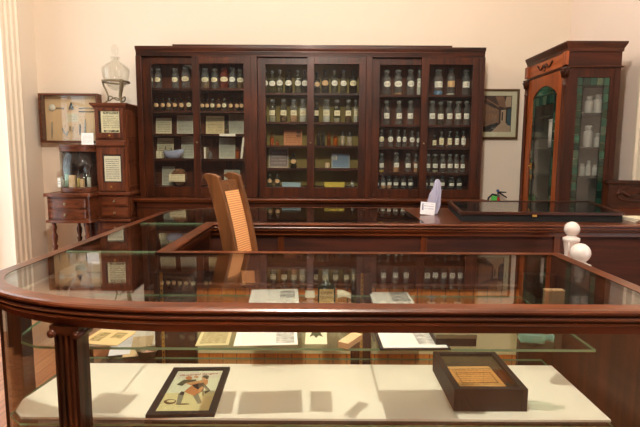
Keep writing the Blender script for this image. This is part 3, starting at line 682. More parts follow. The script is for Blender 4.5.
# middle bay
M['envorange'] = paper('orange_envelope', hx(206, 138, 92), ink=hx(150, 84, 50), lines=7, pics=((.70, .93, .56, .95),), strength=.5, picdark=hx(40, 50, 46))
standing('envelope', 283.7, 302, 130, 1, 2, M['envorange'], 'orange envelope with dark stamp on third shelf behind third cabinet door', 'envelope', lean=.1)
M['cert'] = paper('mauve_certificate', hx(140, 124, 118), ink=hx(206, 196, 184), lines=6, margin=.14, strength=.5, border=(hx(216, 204, 176), .05))
standing('certificate', 268.4, 288.3, 148.3, 1, 3, M['cert'], 'mauve certificate with cream border on fourth shelf behind third cabinet door', 'certificate', lean=.1)
M['bluebook'] = paper('blue_packet', hx(128, 150, 170), ink=hx(90, 112, 136), lines=6, pics=((.05, .30, .55, .94),), strength=.4, picdark=hx(214, 206, 180), border=(hx(190, 196, 190), .035))
standing('packet', 332, 350, 154, 1, 3, M['bluebook'], 'blue packet with cream stamp on fourth shelf behind fourth cabinet door', 'packet', lean=.1, t=.008)
x = ay(327.6, 120, 5.25)[0]; z = SHZ[1][3]
jr = thing('ceramic_pot', 'small cream pot left of blue packet, fourth shelf behind fourth cabinet door', 'pot', (x, 5.25, z))
MB().lathe([(0, 0), (.022, 0), (.026, .006), (.026, .04), (0, .04)], seg=18).build('body', M['beige'], jr, local=True); MB().lathe([(0, .04), (.027, .04), (.027, .052), (.01, .055), (0, .055)], seg=18).build('lid', M['beige'], jr, local=True)
for (a, b, yt, c, lb) in ((282, 300.6, 182.6, hx(150, 176, 184), 'flat blue box on bottom shelf behind third cabinet door'), (324.8, 344.8, 182.3, hx(206, 184, 76), 'flat yellow box on bottom shelf behind fourth cabinet door')):
    x0, x1 = ay(a, 150, 5.2)[0], ay(b, 150, 5.2)[0]; z = SHZ[1][4]; zt = ay(a, yt, 5.2)[2]
    m = paper('box_print_%d' % int(a), c, lines=3, pics=((.72, .92, .2, .8),), strength=.4)
    rt = thing('medicine_box', lb, 'box', ((x0+x1)/2, 5.23, z))
    MB().box(x0, x1, 5.2, 5.27, z, zt-.012).build('tray', m, rt); MB().box(x0-.001, x1+.001, 5.199, 5.271, zt-.012, zt).build('lid', m, rt)

# ------------------------------------------------------------------ left: dental cabinet with curved showcase
DC = thing('dental_cabinet', 'antique walnut dental cabinet with curved glass showcase and drawers, left of wall cabinet', 'cabinet', (-2.3, 4.95, 0))
DY = 4.85; dX = lambda p: ay(p, 160, DY)[0]; dZ = lambda y: ay(110, y, DY)[2]
c0, c1 = dX(96), dX(126.5); DB = 5.24
MB().box(c0, c1, DY+.012, DB, dZ(192), dZ(107.5)).build('tower_case', M['oldZ'], DC)
MB().box(c0-.01, c1+.01, DY+.0, DB, 0, dZ(194)).build('lower_case', M['oldZ'], DC)
zc = dZ(103); 
MB().sweep([(c0+.005, DB), (c0+.005, DY+.01), (c1-.005, DY+.01), (c1-.005, DB)][::-1], [(0, zc-.055), (.006, zc-.055), (.012, zc-.04), (.03, zc-.02), (.036, zc-.012), (.036, zc), (0, zc)]).build('cornice', M['oldX'], DC)
MB().box(c0, c1, DY, DB, zc-.05, zc-.001).build('top_board', M['oldX'], DC)
def cab_door(y0, y1, gy0, gy1, gx0, gx1, card):
    q0, q1, z0, z1 = dX(98), dX(124.5), dZ(y1), dZ(y0); g0, g1, h0, h1 = dX(gx0), dX(gx1), dZ(gy1), dZ(gy0)
    m_ = MB().box(q0, g0, DY-.004, DY+.016, z0, z1).box(g1, q1, DY-.004, DY+.016, z0, z1).box(g0, g1, DY-.004, DY+.016, z0, h0).box(g0, g1, DY-.004, DY+.016, h1, z1)
    d = m_.build('door', M['oldZ'], DC, bevel=.003)
    MB().box(g0, g1, DY+.009, DY+.0115, h0, h1).build('backing', M['dark'], d)
    MB().box(g0-.002, g1+.002, DY-.001, DY+.001, h0-.002, h1+.002).build('glass_pane', M['cabglass'], d)
    MB().lathe([(0, 0), (.005, 0), (.005, -.01), (.010, -.016), (.007, -.022), (0, -.023)], (q0+q1)/2, DY-.004, (z0+h0)/2, 12, axis='Y').build('knob', M['brass'], d)
cab_door(108, 138.5, 111, 132.8, 100.2, 121, 0)
cab_door(148.5, 191, 154.5, 182.5, 102.5, 121.5, 0)
def drawer(x0, x1, z0, z1, y, knob=True, bow=0):
    m_ = MB().box(x0, x1, y-.014, y+.01, z0, z1).box(x0+.012, x1-.012, y-.019, y-.014, z0+.012, z1-.012)
    d = m_.build('drawer', M['oldX'], DC, bevel=.004)
    if knob: MB().lathe([(0, 0), (.006, 0), (.006, -.01), (.013, -.018), (.01, -.026), (0, -.028)], (x0+x1)/2, y-.019, (z0+z1)/2, 12, axis='Y').build('knob', M['bronze'], d)
MB().box(dX(96.5), dX(126), DY-.01, DY+.012, dZ(146.2), dZ(140)).build('pulvinated_drawer', M['oldX'], DC, bevel=.012)
for (ya, yb) in ((197, 205.5), (207.5, 217.5), (223, 232), (234, 243)): drawer(dX(100.5), dX(126.8), dZ(yb), dZ(ya), DY)
for k in range(2): drawer(dX(100.5), dX(126.8), .12+k*.2, .29+k*.2, DY)
for (ya, yb) in ((192, 195.2), (218.8, 221.3)):
    MB().box(c0-.02, c1+.03, DY-.025, DB, dZ(yb), dZ(ya)).build('moulding', M['oldX'], DC, bevel=.006)
# side panels
for (za, zb) in ((dZ(136), dZ(112)), (dZ(160), dZ(139)), (dZ(188), dZ(163)), (dZ(216), dZ(198))):
    frame_bars(MB(), DY+.05, DB-.04, za, zb, 0, 0, .03)
    m_ = MB(); x0, x1 = c1+.0, c1+.008+(.01 if zb < dZ(194) else 0)
    w = .02
    m_.box(x0, x1, DY+.04, DB-.03, za, za+w).box(x0, x1, DY+.04, DB-.03, zb-w, zb).box(x0, x1, DY+.04, DY+.04+w, za+w, zb-w).box(x0, x1, DB-.03-w, DB-.03, za+w, zb-w)
    m_.build('side_panel', M['oldZ'], DC)
# table part, serpentine front
TY = 4.66; tX = lambda p: ay(p, 205, TY)[0]; tZ = lambda y: ay(70, y, TY)[2]
def serp(x0, x1, yf, yb, over=0, n=18):
    pts = [(x1+over, yb), (x0-over, yb)]
    for k in range(n+1):
        t = k/n; b = .022*math.sin(PI*(t-.15)/.7) if .15 < t < .85 else -.012*math.sin(PI*(t/.15 if t <= .15 else (1-t)/.15))*.6
        pts.append((x0-over+(x1-x0+2*over)*t, yf-over-b))
    return pts
t0, t1 = tX(47), dX(96)
MB().prism(serp(t0, t1, TY+.01, DB), tZ(221), tZ(196)).build('table_case', M['oldX'], DC)
MB().prism(serp(t0, t1, TY+.01, DB, .025), tZ(197), tZ(193.5)).build('table_top', M['oldX'], DC, bevel=.006)
MB().prism(serp(t0, t1, TY+.01, DB, .018), tZ(223), tZ(220.5)).build('base_moulding', M['oldX'], DC, bevel=.005)
for (ya, yb) in ((199, 208.3), (210.5, 219)):
    d = MB().prism(serp(t0+.012, t1-.03, TY-.002, TY+.05), tZ(yb), tZ(ya)).build('drawer', M['oldX'], DC, bevel=.005)
    MB().lathe([(0, 0), (.006, 0), (.006, -.01), (.014, -.018), (.011, -.028), (0, -.03)], (t0+t1)/2-.01, TY-.024, (tZ(ya)+tZ(yb))/2, 12, axis='Y').build('knob', M['bronze'], d)
lt = tZ(222)
lp = [(0, 0), (.014, 0), (.02, .02), (.012, .05), (.016, .1), (.022, .3), (.02, lt-.26), (.026, lt-.24), (.014, lt-.22), (.024, lt-.18), (.027, lt-.14), (.015, lt-.11), (.015, lt-.09), (.024, lt-.07), (.024, lt-.05), (.016, lt-.035), (.022, lt-.02), (.022, lt), (0, lt)]
for (x, y) in ((t0+.03, TY+.05), (t1-.05, TY+.05), (t0+.03, DB-.04)): MB().lathe(lp, x, y, 0, 14).build('turned_leg', M['oldZ'], DC)
MB().box(t0+.12, t1-.02, DB-.06, DB-.04, .25, tZ(224)).box(t0+.17, t1-.07, DB-.072, DB-.06, .31, tZ(228)).build('back_panel', M['oldX'], DC)
# lower shelf with scrolled bracket foot
br = [(t0+.10+.05*math.sin(2.4*k/12), DB-.12, .16+(tZ(226)-.16)*k/12) for k in range(13)]
MB().tube(br, [.03-.012*math.sin(PI*k/12) for k in range(13)], 8).build('scroll_bracket', M['oldZ'], DC)
MB().tube([(t0+.13, DB-.12, .17), (t0+.08, DB-.2, .12), (t0+.03, DB-.3, .08), (t0-.0, DB-.36, .03)], [.028, .024, .022, .026], 8).build('paw_foot', M['oldZ'], DC)
# curved glass showcase
sx0, sx1 = ay(52.3, 170, 4.72)[0], c0-.004; sz0, sz1 = tZ(193.3), ay(70, 145.5, 4.72)[2]; scx = (sx0+sx1)/2; sr = (sx1-sx0)/2
def bow(off, n=20, dy=.17):
    return [(scx-(sr+off)*math.cos(PI*k/n), 4.90-(dy+off)*math.sin(PI*k/n)) for k in range(n+1)]
def dsh(off): return bow(off)+[(sx1+off, DB-.02), (sx0-off, DB-.02)]
MB().prism(dsh(0), sz0, sz0+.045).build('showcase_base', M['oldX'], DC, bevel=.004)
MB().prism(dsh(0), sz1-.055, sz1).prism(dsh(.012), sz1-.012, sz1+.008).build('showcase_top', M['oldX'], DC)
gw = MB(); pth = bow(-.006)[::-1]
gw.sweep(pth, [(0, sz0+.04), (0, sz1-.05), (.004, sz1-.05), (.004, sz0+.04)], smooth=True)
gw.build('curved_glass', M['cabglass'], DC)
MB().box(sx0, sx1, DB-.04, DB-.02, sz0+.045, sz1-.055).build('showcase_back', M['oldZ'], DC)
for x in (sx0, sx1-.014): MB().box(x, x+.014, 4.9, DB-.02, sz0+.045, sz1-.055).build('showcase_side', M['oldZ'], DC)
MB().prism([(p[0], p[1]) for p in bow(-.02)]+[(sx1-.02, DB-.04), (sx0+.02, DB-.04)], (sz0+sz1)/2+.055, (sz0+sz1)/2+.061).build('glass_shelf', M['glass'], DC)
# things in the showcase
gsc = 'small bottles and boxes in the curved showcase'
zb_ = sz0+.0455
for (px, w, h, gm, fm, Y, lb) in ((62, 3.6, 9, 'bclear', 'powwhite', 4.84, 'first from left in row, pale jar'), (66.5, 3.6, 15, 'aqua', 'powwhite', 4.9, 'green-labelled bottle second in row'),
                     (78, 2.6, 11, 'bclear', 'powyellow', 4.82, 'slim yellow bottle in row'), (84.5, 3, 14, 'bdark', None, 4.86, 'dark tall bottle right of centre in row'), (88.5, 3.4, 12, 'bclear', 'powwhite', 4.83, 'pale bottle at right end of row')):
    bottle(ay(px, 170, Y)[0], Y, zb_, w*.0105, h*.0135, 'plain', M[gm], None, None, .9 if fm else 0, M[fm] if fm else None, lb+' in curved glass showcase', gsc)
for (x0, x1, h, c, lb) in ((57.5, 60.6, 8, 'labelw', 'white carton at left end of row in curved glass showcase'), (68.6, 74.6, 10, 'labeltan', 'tan carton at centre of row in curved glass showcase'), (79.8, 83, 7, 'labeltan', 'small tan carton right of centre in curved glass showcase')):
    a, b = ay(x0, 170, 4.82)[0], ay(x1, 170, 4.82)[0]
    rt = tag(MB().box(a, b, 4.81, 4.85, zb_, zb_+h*.0115).build('carton', M[c], at=((a+b)/2, 4.83, zb_), bevel=.0015), lb, 'box', gsc)
# cards in the tower doors and on the showcase
psm = paper('door_notice', hx(240, 232, 206), lines=12, strength=.6)
def dcard(x0, x1, y0, y1, label, name='door_notice'):
    Y = DY+.006; a, b, z0, z1 = ay(x0, y0, Y)[0], ay(x1, y0, Y)[0], ay(x0, y1, Y)[2], ay(x0, y0, Y)[2]
    sheet(name, b-a, z1-z0, psm, label, 'notice', ((a+b)/2, Y, (z0+z1)/2), (PI/2, 0, 0))
M['cert2'] = paper('bordered_notice', hx(240, 228, 190), ink=(.08, .07, .05), lines=11, pics=((.12, .88, .86, .98), (.12, .88, .02, .12)), lrange=(.18, .80), picdark=hx(60, 60, 40))
psm_keep = psm; psm = M['cert2']
dcard(100.6, 120.6, 111.2, 132.5, 'bordered notice in upper small door of the dental cabinet')
psm = psm_keep
dcard(104, 120.2, 156, 181.2, 'plain white typed notice in lower small door of the dental cabinet')
pcw = paper('white_typed_card', hx(244, 242, 236), lines=9, strength=.4)
a, b = ay(81, 140, 4.76)[0], ay(93, 140, 4.76)[0]; zt = ay(87, 133, 4.76)[2]; hh = zt-(sz1+.009)
sheet('typed_card', b-a, hh, pcw, 'white typed card standing on top of the curved glass showcase', 'card', ((a+b)/2, 4.77, sz1+.0095+hh/2), (PI/2-.08, 0, 0))

# carboy on its stand
cbx, cby, cbz = ay(116, 80, 5.02)[0], 5.02, zc
st = thing('bottle_stand', 'curly bronze three-legged stand on top of the dental cabinet tower', 'stand', (cbx, cby, cbz))
k_ = 5.02/500; rr_ = 12.2*k_; zr = cbz+(101.5-79.8)*k_
ringpts = [(rr_*math.cos(2*PI*i/28), rr_*math.sin(2*PI*i/28), zr-cbz) for i in range(28)]
MB().tube(ringpts, .010, 8, closed=True).build('ring', M['bronze'], st, local=True)
for i, a in enumerate((R(200), R(-45), R(80))):
    ca, sa = math.cos(a), math.sin(a); H = zr-cbz
    pts = [(rr_*ca*f, rr_*sa*f, H*h) for (f, h) in ((1.02, 1.08), (1.0, 1), (.92, .8), (.72, .55), (.62, .35), (.66, .18), (.86, .07), (1.0, .03))]
    MB().tube(pts, [.008, .010, .009, .008, .008, .008, .009, .008] if i != 1 else [.018, .02, .018, .015, .013, .012, .012, .012], 8).build('leg', M['bronze'], st, local=True)
MB().tube([(rr_*.64*math.cos(2*PI*i/24), rr_*.64*math.sin(2*PI*i/24), (zr-cbz)*.26+.02*math.cos(6*PI*i/24)) for i in range(24)], .006, 6, closed=True).build('stretcher_ring', M['bronze'], st, local=True)
cbv = thing('glass_carboy', 'large clear glass show globe with tall stopper held in bronze stand', 'globe', (cbx, cby, zr-.012))
ky = lambda y: (79.8-y)*k_+.012
prof = [(0, ky(88)), (.3*rr_, ky(87.2)), (.6*rr_, ky(84.5)), (.82*rr_, ky(81)), (.9*rr_, ky(79.5)), (1.0*rr_, ky(74)), (1.06*rr_, ky(68.5)), (1.02*rr_, ky(66.5)), (.75*rr_, ky(63.5)), (.42*rr_, ky(60.8)), (.30*rr_, ky(59.5)), (.27*rr_, ky(57.6)), (.36*rr_, ky(57.2)), (.36*rr_, ky(56)), (.24*rr_, ky(55.8)), (.22*rr_, ky(58)), (.24*rr_, ky(60.2)), (.72*rr_, ky(64.2)), (1.0*rr_, ky(68.5)), (.95*rr_, ky(74)), (.84*rr_, ky(79.5)), (.55*rr_, ky(84)), (0, ky(87.3))]
MB().lathe(prof, seg=32).build('vessel', M['carboy'], cbv, local=True)
MB().lathe([(0, ky(59)), (.2*rr_, ky(58.6)), (.22*rr_, ky(56)), (.12*rr_, ky(55.3)), (.2*rr_, ky(53.5)), (.27*rr_, ky(50)), (.24*rr_, ky(46.5)), (.1*rr_, ky(44.4)), (0, ky(44))], seg=20).build('stopper', M['carboy'], cbv, local=True)

# shadow box of instruments
SBX0, SBX1, SBZ0, SBZ1 = -2.967, -2.342, 1.495, 2.008; SBF = 5.35; SBB = YB-.002
sb = thing('shadow_box', 'framed glass shadow box of instruments hanging on wall above the showcase', 'frame', ((SBX0+SBX1)/2, SBF, SBZ0))
frame_bars(MB(), SBX0, SBX1, SBZ0, SBZ1, SBF, SBB, .022).build('frame', M['oldX'], sb, bevel=.003)
M['linen'] = plain('linen_backing', hx(232, 196, 152), .9, var=.05, scale=30)
MB().box(SBX0+.02, SBX1-.02, SBB-.02, SBB-.006, SBZ0+.02, SBZ1-.02).build('backing', M['linen'], sb)
MB().box(SBX0+.02, SBX1-.02, SBF+.008, SBF+.011, SBZ0+.02, SBZ1-.02).build('glass_pane', M['glass'], sb)
IY = SBB-.03
def ip(px, py): return ay(px, py, IY)
def inst(name, pts, rad, mat, label, cat='instrument', extra=None):
    P = [ip(*p) for p in pts]; mb = MB().tube(P, rad, 8)
    if extra: extra(mb)
    return tag(mb.build(name, mat, at=P[0]), label, cat, 'instruments in the shadow box')
pc = ip(52.3, 107.5)
tag(MB().lathe([(0, .012), (.034, .012), (.036, .006), (.034, 0), (0, 0)], pc[0], pc[1]-.01, pc[2], 24, axis='Y').build('ivory_disc', M['whitecard'], at=pc), 'round ivory mirror disc at upper left in shadow box', 'disc', 'instruments in the shadow box')
inst('probe', [(56, 108), (64, 108.3)], .005, M['steel'], 'short handle beside ivory disc in shadow box')
inst('stethoscope', [(71, 102.5), (71, 106), (71.2, 109)], [.006, .016, .028], M['rubber'], 'dark flared ear trumpet at top of shadow box')
inst('forceps', [(79, 108.5), (86, 108), (95, 108.4)], [.006, .004, .005], M['steel'], 'upper pale forceps at upper right in shadow box')
inst('forceps', [(79, 111.5), (87, 111.8), (95, 111.5)], [.006, .004, .005], M['rubber'], 'dark lower forceps at upper right in shadow box')
inst('syringe', [(52, 122), (52, 130), (52, 138.5)], [.004, .007, .004], M['steel'], 'vertical syringe at far left in shadow box')
inst('bent_tube', [(62, 128), (64, 132), (67, 135), (68, 131)], .006, M['steel'], 'curved metal hook left of centre in shadow box')
inst('blade', [(70, 126), (70, 131)], .004, M['rubber'], 'small dark blade near centre of shadow box')
inst('probe', [(73, 127), (73, 132)], .004, M['steel'], 'small short probe under the card in shadow box')
inst('syringe', [(80, 124), (80, 130), (80, 135)], [.005, .008, .003], M['rubber'], 'dark syringe right of centre in shadow box')
inst('syringe', [(85, 119), (85, 127), (85, 133)], [.004, .01, .008], M['steel'], 'tall pale syringe at right in shadow box')
a = ip(66, 113.5); b = ip(78, 122)
sheet('caption_card', b[0]-a[0], a[2]-b[2], paper('caption_card', hx(232, 216, 180), lines=5, strength=.4), 'cream caption card at centre of shadow box', 'card', ((a[0]+b[0])/2, SBB-.021, (a[2]+b[2])/2), (PI/2, 0, 0))

# ------------------------------------------------------------------ street picture
PF = YB-.03
fp = thing('framed_picture', 'framed street photograph in wide pale mount on back wall right of cabinet', 'picture', (1.9, PF, 1.55))
a = ay(474.5, 88.8, PF); b = ay(517.6, 139, PF)
frame_bars(MB(), a[0], b[0], b[2], a[2], PF, YB-.002, .022).build('frame', M['gilt'], fp, bevel=.004)
MB().box(a[0]+.02, b[0]-.02, PF+.012, PF+.018, b[2]+.02, a[2]-.02).build('mount', M['mat'], fp)
MB().box(a[0]+.02, b[0]-.02, PF+.005, PF+.007, b[2]+.02, a[2]-.02).build('glass_pane', M['glass'], fp)
ph = MB(); q0 = ay(484.3, 95.6, PF+.012); q1 = ay(510.5, 132, PF+.012); W_, H_ = q1[0]-q0[0], q0[2]-q1[2]
def pp(u, v, l): return (q0[0]+u*W_, PF+.0118-.0003*l, q1[2]+v*H_)
def poly(pts, mi, l): ph.add([pp(u, v, l) for (u, v) in pts], [tuple(range(len(pts)))], mi)
poly([(0, 0), (1, 0), (1, 1), (0, 1)], 0, 0)
poly([(0, .12), (.55, .22), (.55, .72), (0, .95)], 1, 1); poly([(0, .0), (.6, .22), (.5, .26), (0, .14)], 4, 2)
poly([(.3, 0), (.98, 0), (.98, .2), (.75, .26), (.62, .24)], 2, 1)
poly([(.0, .8), (.62, .58), (.62, .64), (.0, .92)], 0, 2)
for k in range(4):
    u = .06+k*.125; s = 1-k*.12; poly([(u, .3+.02*k), (u+.07*s, .31+.02*k), (u+.07*s, .48+.0*k), (u, .5-.0*k)], 3, 2); poly([(u, .6), (u+.07*s, .58), (u+.07*s, .66), (u, .7)], 3, 2)
poly([(.62, .25), (.8, .25), (.8, .62), (.62, .6)], 2, 1); poly([(.65, .32), (.7, .32), (.7, .55), (.65, .55)], 0, 2)
poly([(.85, .2), (.98, .16), (.98, .66), (.85, .6)], 5, 2); poly([(.72, .68), (.98, .7), (.98, .98), (.8, .98)], 2, 1)
poly([(.55, .72), (.8, .64), (.72, .98), (.4, .98)], 1, 2)
ph.build('photograph', [plain('photo_dark', hx(64, 50, 44), .5), plain('photo_wall', hx(130, 98, 78), .5, var=.35, scale=60), plain('photo_pale', hx(176, 150, 126), .5, var=.2, scale=50),
                        plain('photo_tan', hx(150, 106, 74), .5), plain('photo_black', hx(26, 22, 22), .5), plain('photo_teal', hx(60, 86, 96), .5)], fp, fix=False)

# ------------------------------------------------------------------ corner china cabinet
CC = thing('china_cabinet', 'tall carved cabinet with green stained glass doors at right end of room', 'cabinet', (2.28, 4.7, 0))
kx0, kx1, ky0, ky1 = 2.065, 2.515, 4.30, 5.12; KZ = 2.31
cz = lambda y: ay(568, y, ky0)[2]
zA, zB_, zC_ = cz(66.5), cz(50), cz(41.5)      # architrave, frieze top, cornice top
for (x, y) in ((kx0, ky0), (kx1-.05, ky0), (kx0, ky1-.05), (kx1-.05, ky1-.05)):
    MB().box(x, x+.05, y, y+.05, 0, zA).build('corner_post', M['panZ'], CC)
MB().box(kx0, kx1, ky0, ky1, zA, zC_-.04).build('frieze', M['panX'], CC)
MB().sweep([(kx1, ky1), (kx1, ky0), (kx0, ky0), (kx0, ky1)], [(0, zB_-.01), (.008, zB_-.01), (.010, zB_+.015), (.026, zC_-.022), (.03, zC_-.012), (.03, zC_), (0, zC_)]).build('cornice', M['cabX'], CC)
MB().box(kx0+.005, kx1-.005, ky0+.005, ky1-.005, zC_-.02, zC_-.002).build('top_board', M['cabX'], CC)
MB().sweep([(kx1, ky1), (kx1, ky0), (kx0, ky0), (kx0, ky1)], [(0, zA-.006), (.012, zA-.006), (.014, zA+.006), (0, zA+.012)]).build('architrave_moulding', M['cabX'], CC)
MB().box(kx0, kx1, ky0, ky1, .0, .55).build('base', M['cabZ'], CC)
# turned half columns with carved capitals on the left (front) face
for y in (ky0+.012, ky1-.03):
    MB().lathe([(0, .55), (.026, .55), (.028, .58), (.018, .62), (.022, 1.2), (.019, zA-.16), (.024, zA-.15), (.019, zA-.14), (.019, zA-.09), (0, zA-.09)], kx0-.012, y, 0, 14).build('turned_column', M['cabZ'], CC)
    cpm = MB().lathe([(0, zA-.09), (.02, zA-.09), (.024, zA-.06), (.036, zA-.02), (.04, zA-.006), (0, zA-.006)], kx0-.012, y, 0, 12)
    for k in range(8):
        t = 2*PI*k/8; cpm.tube([(kx0-.012+.022*math.cos(t), y+.022*math.sin(t), zA-.085), (kx0-.012+.03*math.cos(t), y+.03*math.sin(t), zA-.045), (kx0-.012+.044*math.cos(t), y+.044*math.sin(t), zA-.03)], [.008, .008, .005], 6)
    cpm.build('carved_capital', M['cabZ'], CC)
    MB().box(kx0-.03, kx0, y-.03, y+.03, zA+.012, zB_-.01).build('frieze_block', M['oraZ'], CC, bevel=.004)
MB().box(kx0-.006, kx0, ky0+.05, ky1-.06, zA+.014, zB_-.012).build('frieze_panel', M['oraY'], CC)
sw = MB(); ym = (ky0+ky1)/2; zm = (zA+zB_)/2
for s in (-1, 1):
    sw.tube([(kx0-.012, ym+s*(.03+.02*k), zm+.02-.03*math.sin(PI*k/5)-.002*k) for k in range(7)], [.010, .009, .008, .008, .007, .008, .012], 6)
sw.lathe([(0, -.022), (.012, -.014), (.022, 0), (.026, .006), (0, .006)], kx0-.006, ym, zm+.005, 12, axis='X')
sw.tube([(kx0-.012, ym, zm-.01), (kx0-.012, ym+.008, zm-.03), (kx0-.012, ym, zm-.042)], [.01, .008, .004], 6)
sw.build('carved_swag', M['cabY'], CC)
# front door (faces left): arched opening
dy0, dy1 = ky0+.05, ky1-.055; dz0, dz1 = .58, zA-.012; fw = .105
oy0, oy1, oz0, ozs, ozt = dy0+fw, dy1-fw, .70, dz1-.19, dz1-.095
N = 14
def arch(y): t = (y-oy0)/(oy1-oy0); return ozs+(ozt-ozs)*max(0, math.sin(PI*t))**.8
dm = MB().box(kx0-.006, kx0+.018, dy0, oy0, dz0, dz1).box(kx0-.006, kx0+.018, oy1, dy1, dz0, dz1).box(kx0-.006, kx0+.018, oy0, oy1, dz0, oz0)
for i in range(N):
    ya, yb = oy0+(oy1-oy0)*i/N, oy0+(oy1-oy0)*(i+1)/N
    za, zb = arch(ya), arch(yb)
    vs = [(x, y, z) for x in (kx0-.006, kx0+.018) for (y, z) in ((ya, za), (yb, zb), (yb, dz1), (ya, dz1))]
    dm.add(vs, [(0, 1, 2, 3), (7, 6, 5, 4), (0, 4, 5, 1), (3, 2, 6, 7)])
fd = dm.build('arched_door', M['oraZ'], CC)  # coloured brighter than the viewer's side to carry the window light
MB().box(kx0+.005, kx0+.008, oy0-.01, oy1+.01, oz0-.01, ozt+.02).build('glass_pane', M['cabglass'], fd)
def tiles(mb, rects, to3):
    for (u0, u1, v0, v1) in rects:
        mi = random.randrange(5); g = .002
        mb.add([to3(u0+g, v0+g), to3(u1-g, v0+g), to3(u1-g, v1-g), to3(u0+g, v1-g)], [(0, 1, 2, 3)], mi)
def border(u0, u1, v0, v1, w, n):
    rs = []; h = (v1-v0)/n
    for k in range(n):
        rs += [(u0, u0+w, v0+k*h, v0+(k+1)*h), (u1-w, u1, v0+k*h, v0+(k+1)*h)]
    m_ = max(2, int((u1-u0-2*w)/(w*1.1))); q = (u1-u0-2*w)/m_
    for k in range(m_): rs.append((u0+w+k*q, u0+w+(k+1)*q, v1-h, v1))
    return rs
tm = MB(); tiles(tm, border(oy0, oy1, oz0, ozt-.09, .06, 15), lambda u, v: (kx0+.003, u, v))
q = (oy1-oy0)/5
tiles(tm, [(oy0+k*q, oy0+(k+1)*q, ozt-.085, ozt+.005) for k in range(5)], lambda u, v: (kx0+.003, u, v))
tm.build('stained_glass', M['sgreen'], fd, fix=False)
ld = MB()
for y in (oy0+.06, oy1-.06): ld.box(kx0, kx0+.005, y-.003, y+.003, oz0, ozt-.09)
ld.box(kx0, kx0+.005, oy0, oy1, ozt-.091, ozt-.085); ld.build('lead_strip', M['lead'], fd)
yk = ax(531, 166, kx0-.006); MB().box(kx0-.012, kx0-.006, yk[1]-.02, yk[1]+.02, yk[2]-.03, yk[2]+.03).lathe([(0, 0), (.01, -.004), (.008, -.02), (0, -.024)], kx0-.012, yk[1], yk[2], 10, axis='X').build('escutcheon', M['brass'], fd)
yk = ax(531, 177, kx0-.006); MB().box(kx0-.011, kx0-.006, yk[1]-.012, yk[1]+.012, yk[2]-.022, yk[2]+.022).build('keyhole_plate', M['brass'], fd)
# side facing the viewer
sx_0, sx_1 = ay(577.5, 90, ky0)[0], ay(610, 90, ky0)[0]; sz_1 = cz(77); sz_0 = .68
sm_ = MB().box(kx0+.05, sx_0, ky0+.004, ky0+.026, .55, zA-.006).box(sx_1, kx1-.05, ky0+.004, ky0+.026, .55, zA-.006).box(sx_0, sx_1, ky0+.004, ky0+.026, .55, sz_0).box(sx_0, sx_1, ky0+.004, ky0+.026, sz_1, zA-.006)
fs_ = sm_.build('glazed_side', M['panZ'], CC)
MB().box(sx_0-.005, sx_1+.005, ky0+.014, ky0+.017, sz_0-.005, sz_1+.005).build('glass_pane', M['cabglass'], fs_)
tm = MB(); tiles(tm, border(sx_0, sx_1, sz_0, sz_1, .05, 20), lambda u, v: (u, ky0+.012, v)); tm.build('stained_glass', M['sgreen'], fs_, fix=False)
ld = MB()
for x in (sx_0+.05, sx_1-.05): ld.box(x-.003, x+.003, ky0+.008, ky0+.013, sz_0, sz_1)
ld.box(sx_0, sx_1, ky0+.008, ky0+.013, sz_1-.083, sz_1-.077); ld.build('lead_strip', M['lead'], fs_)
M['chinaback'] = plain('grey_green_lining', hx(120, 114, 102), .5, var=.15, scale=4)
MB().box(kx1-.02, kx1-.002, ky0+.05, ky1-.05, .55, zA).build('back_board', M['chinaback'], CC); MB().box(kx0+.05, kx1-.05, ky1-.02, ky1-.004, .55, zA).build('far_side', M['chinaback'], CC)
csh = [cz(112), cz(147), cz(176)]
M['cshelf'] = glass('shelf_glass', (.8, .86, .84), dust=.25, dustcol=hx(120, 120, 110))
for z in csh: MB().box(kx0+.03, kx1-.025, ky0+.05, ky1-.05, z-.012, z).build('glass_shelf', M['cshelf'], CC)
gch = 'glassware in the china cabinet'
for (px, w, h, s, lb) in ((588, 8, 17, 0, 'left clear jar on top shelf of stained glass cabinet'), (597, 9, 19, 0, 'right clear jar on top shelf of stained glass cabinet'), (589, 9, 22, 1, 'large clear bottle on middle shelf of stained glass cabinet'),
                         (599, 6, 14, 1, 'small clear bottle right of large one on middle shelf, stained glass cabinet'), (585, 6, 12, 2, 'left small glass on lower shelf of stained glass cabinet'), (591.5, 5, 15, 2, 'middle taller glass on lower shelf of stained glass cabinet'), (598, 5, 11, 2, 'right small glass on lower shelf of stained glass cabinet')):
    Y = 4.45; bottle(ay(px, 120, Y)[0], Y, csh[s], w*.0089, h*.0089, 'jar', M['bfrost'], None, None, 0, None, lb, gch)
cy_ = thing('enamel_canister', 'white cylindrical canister behind arched door of stained glass cabinet', 'canister', (2.2, 4.72, csh[1]+.0))
MB().lathe([(0, .0), (.07, 0), (.07, .24), (0, .24)], seg=24).build('body', M['white'], cy_, local=True); MB().lathe([(0, .24), (.073, .24), (.073, .262), (.02, .27), (0, .27)], seg=24).build('lid', M['white'], cy_, local=True)

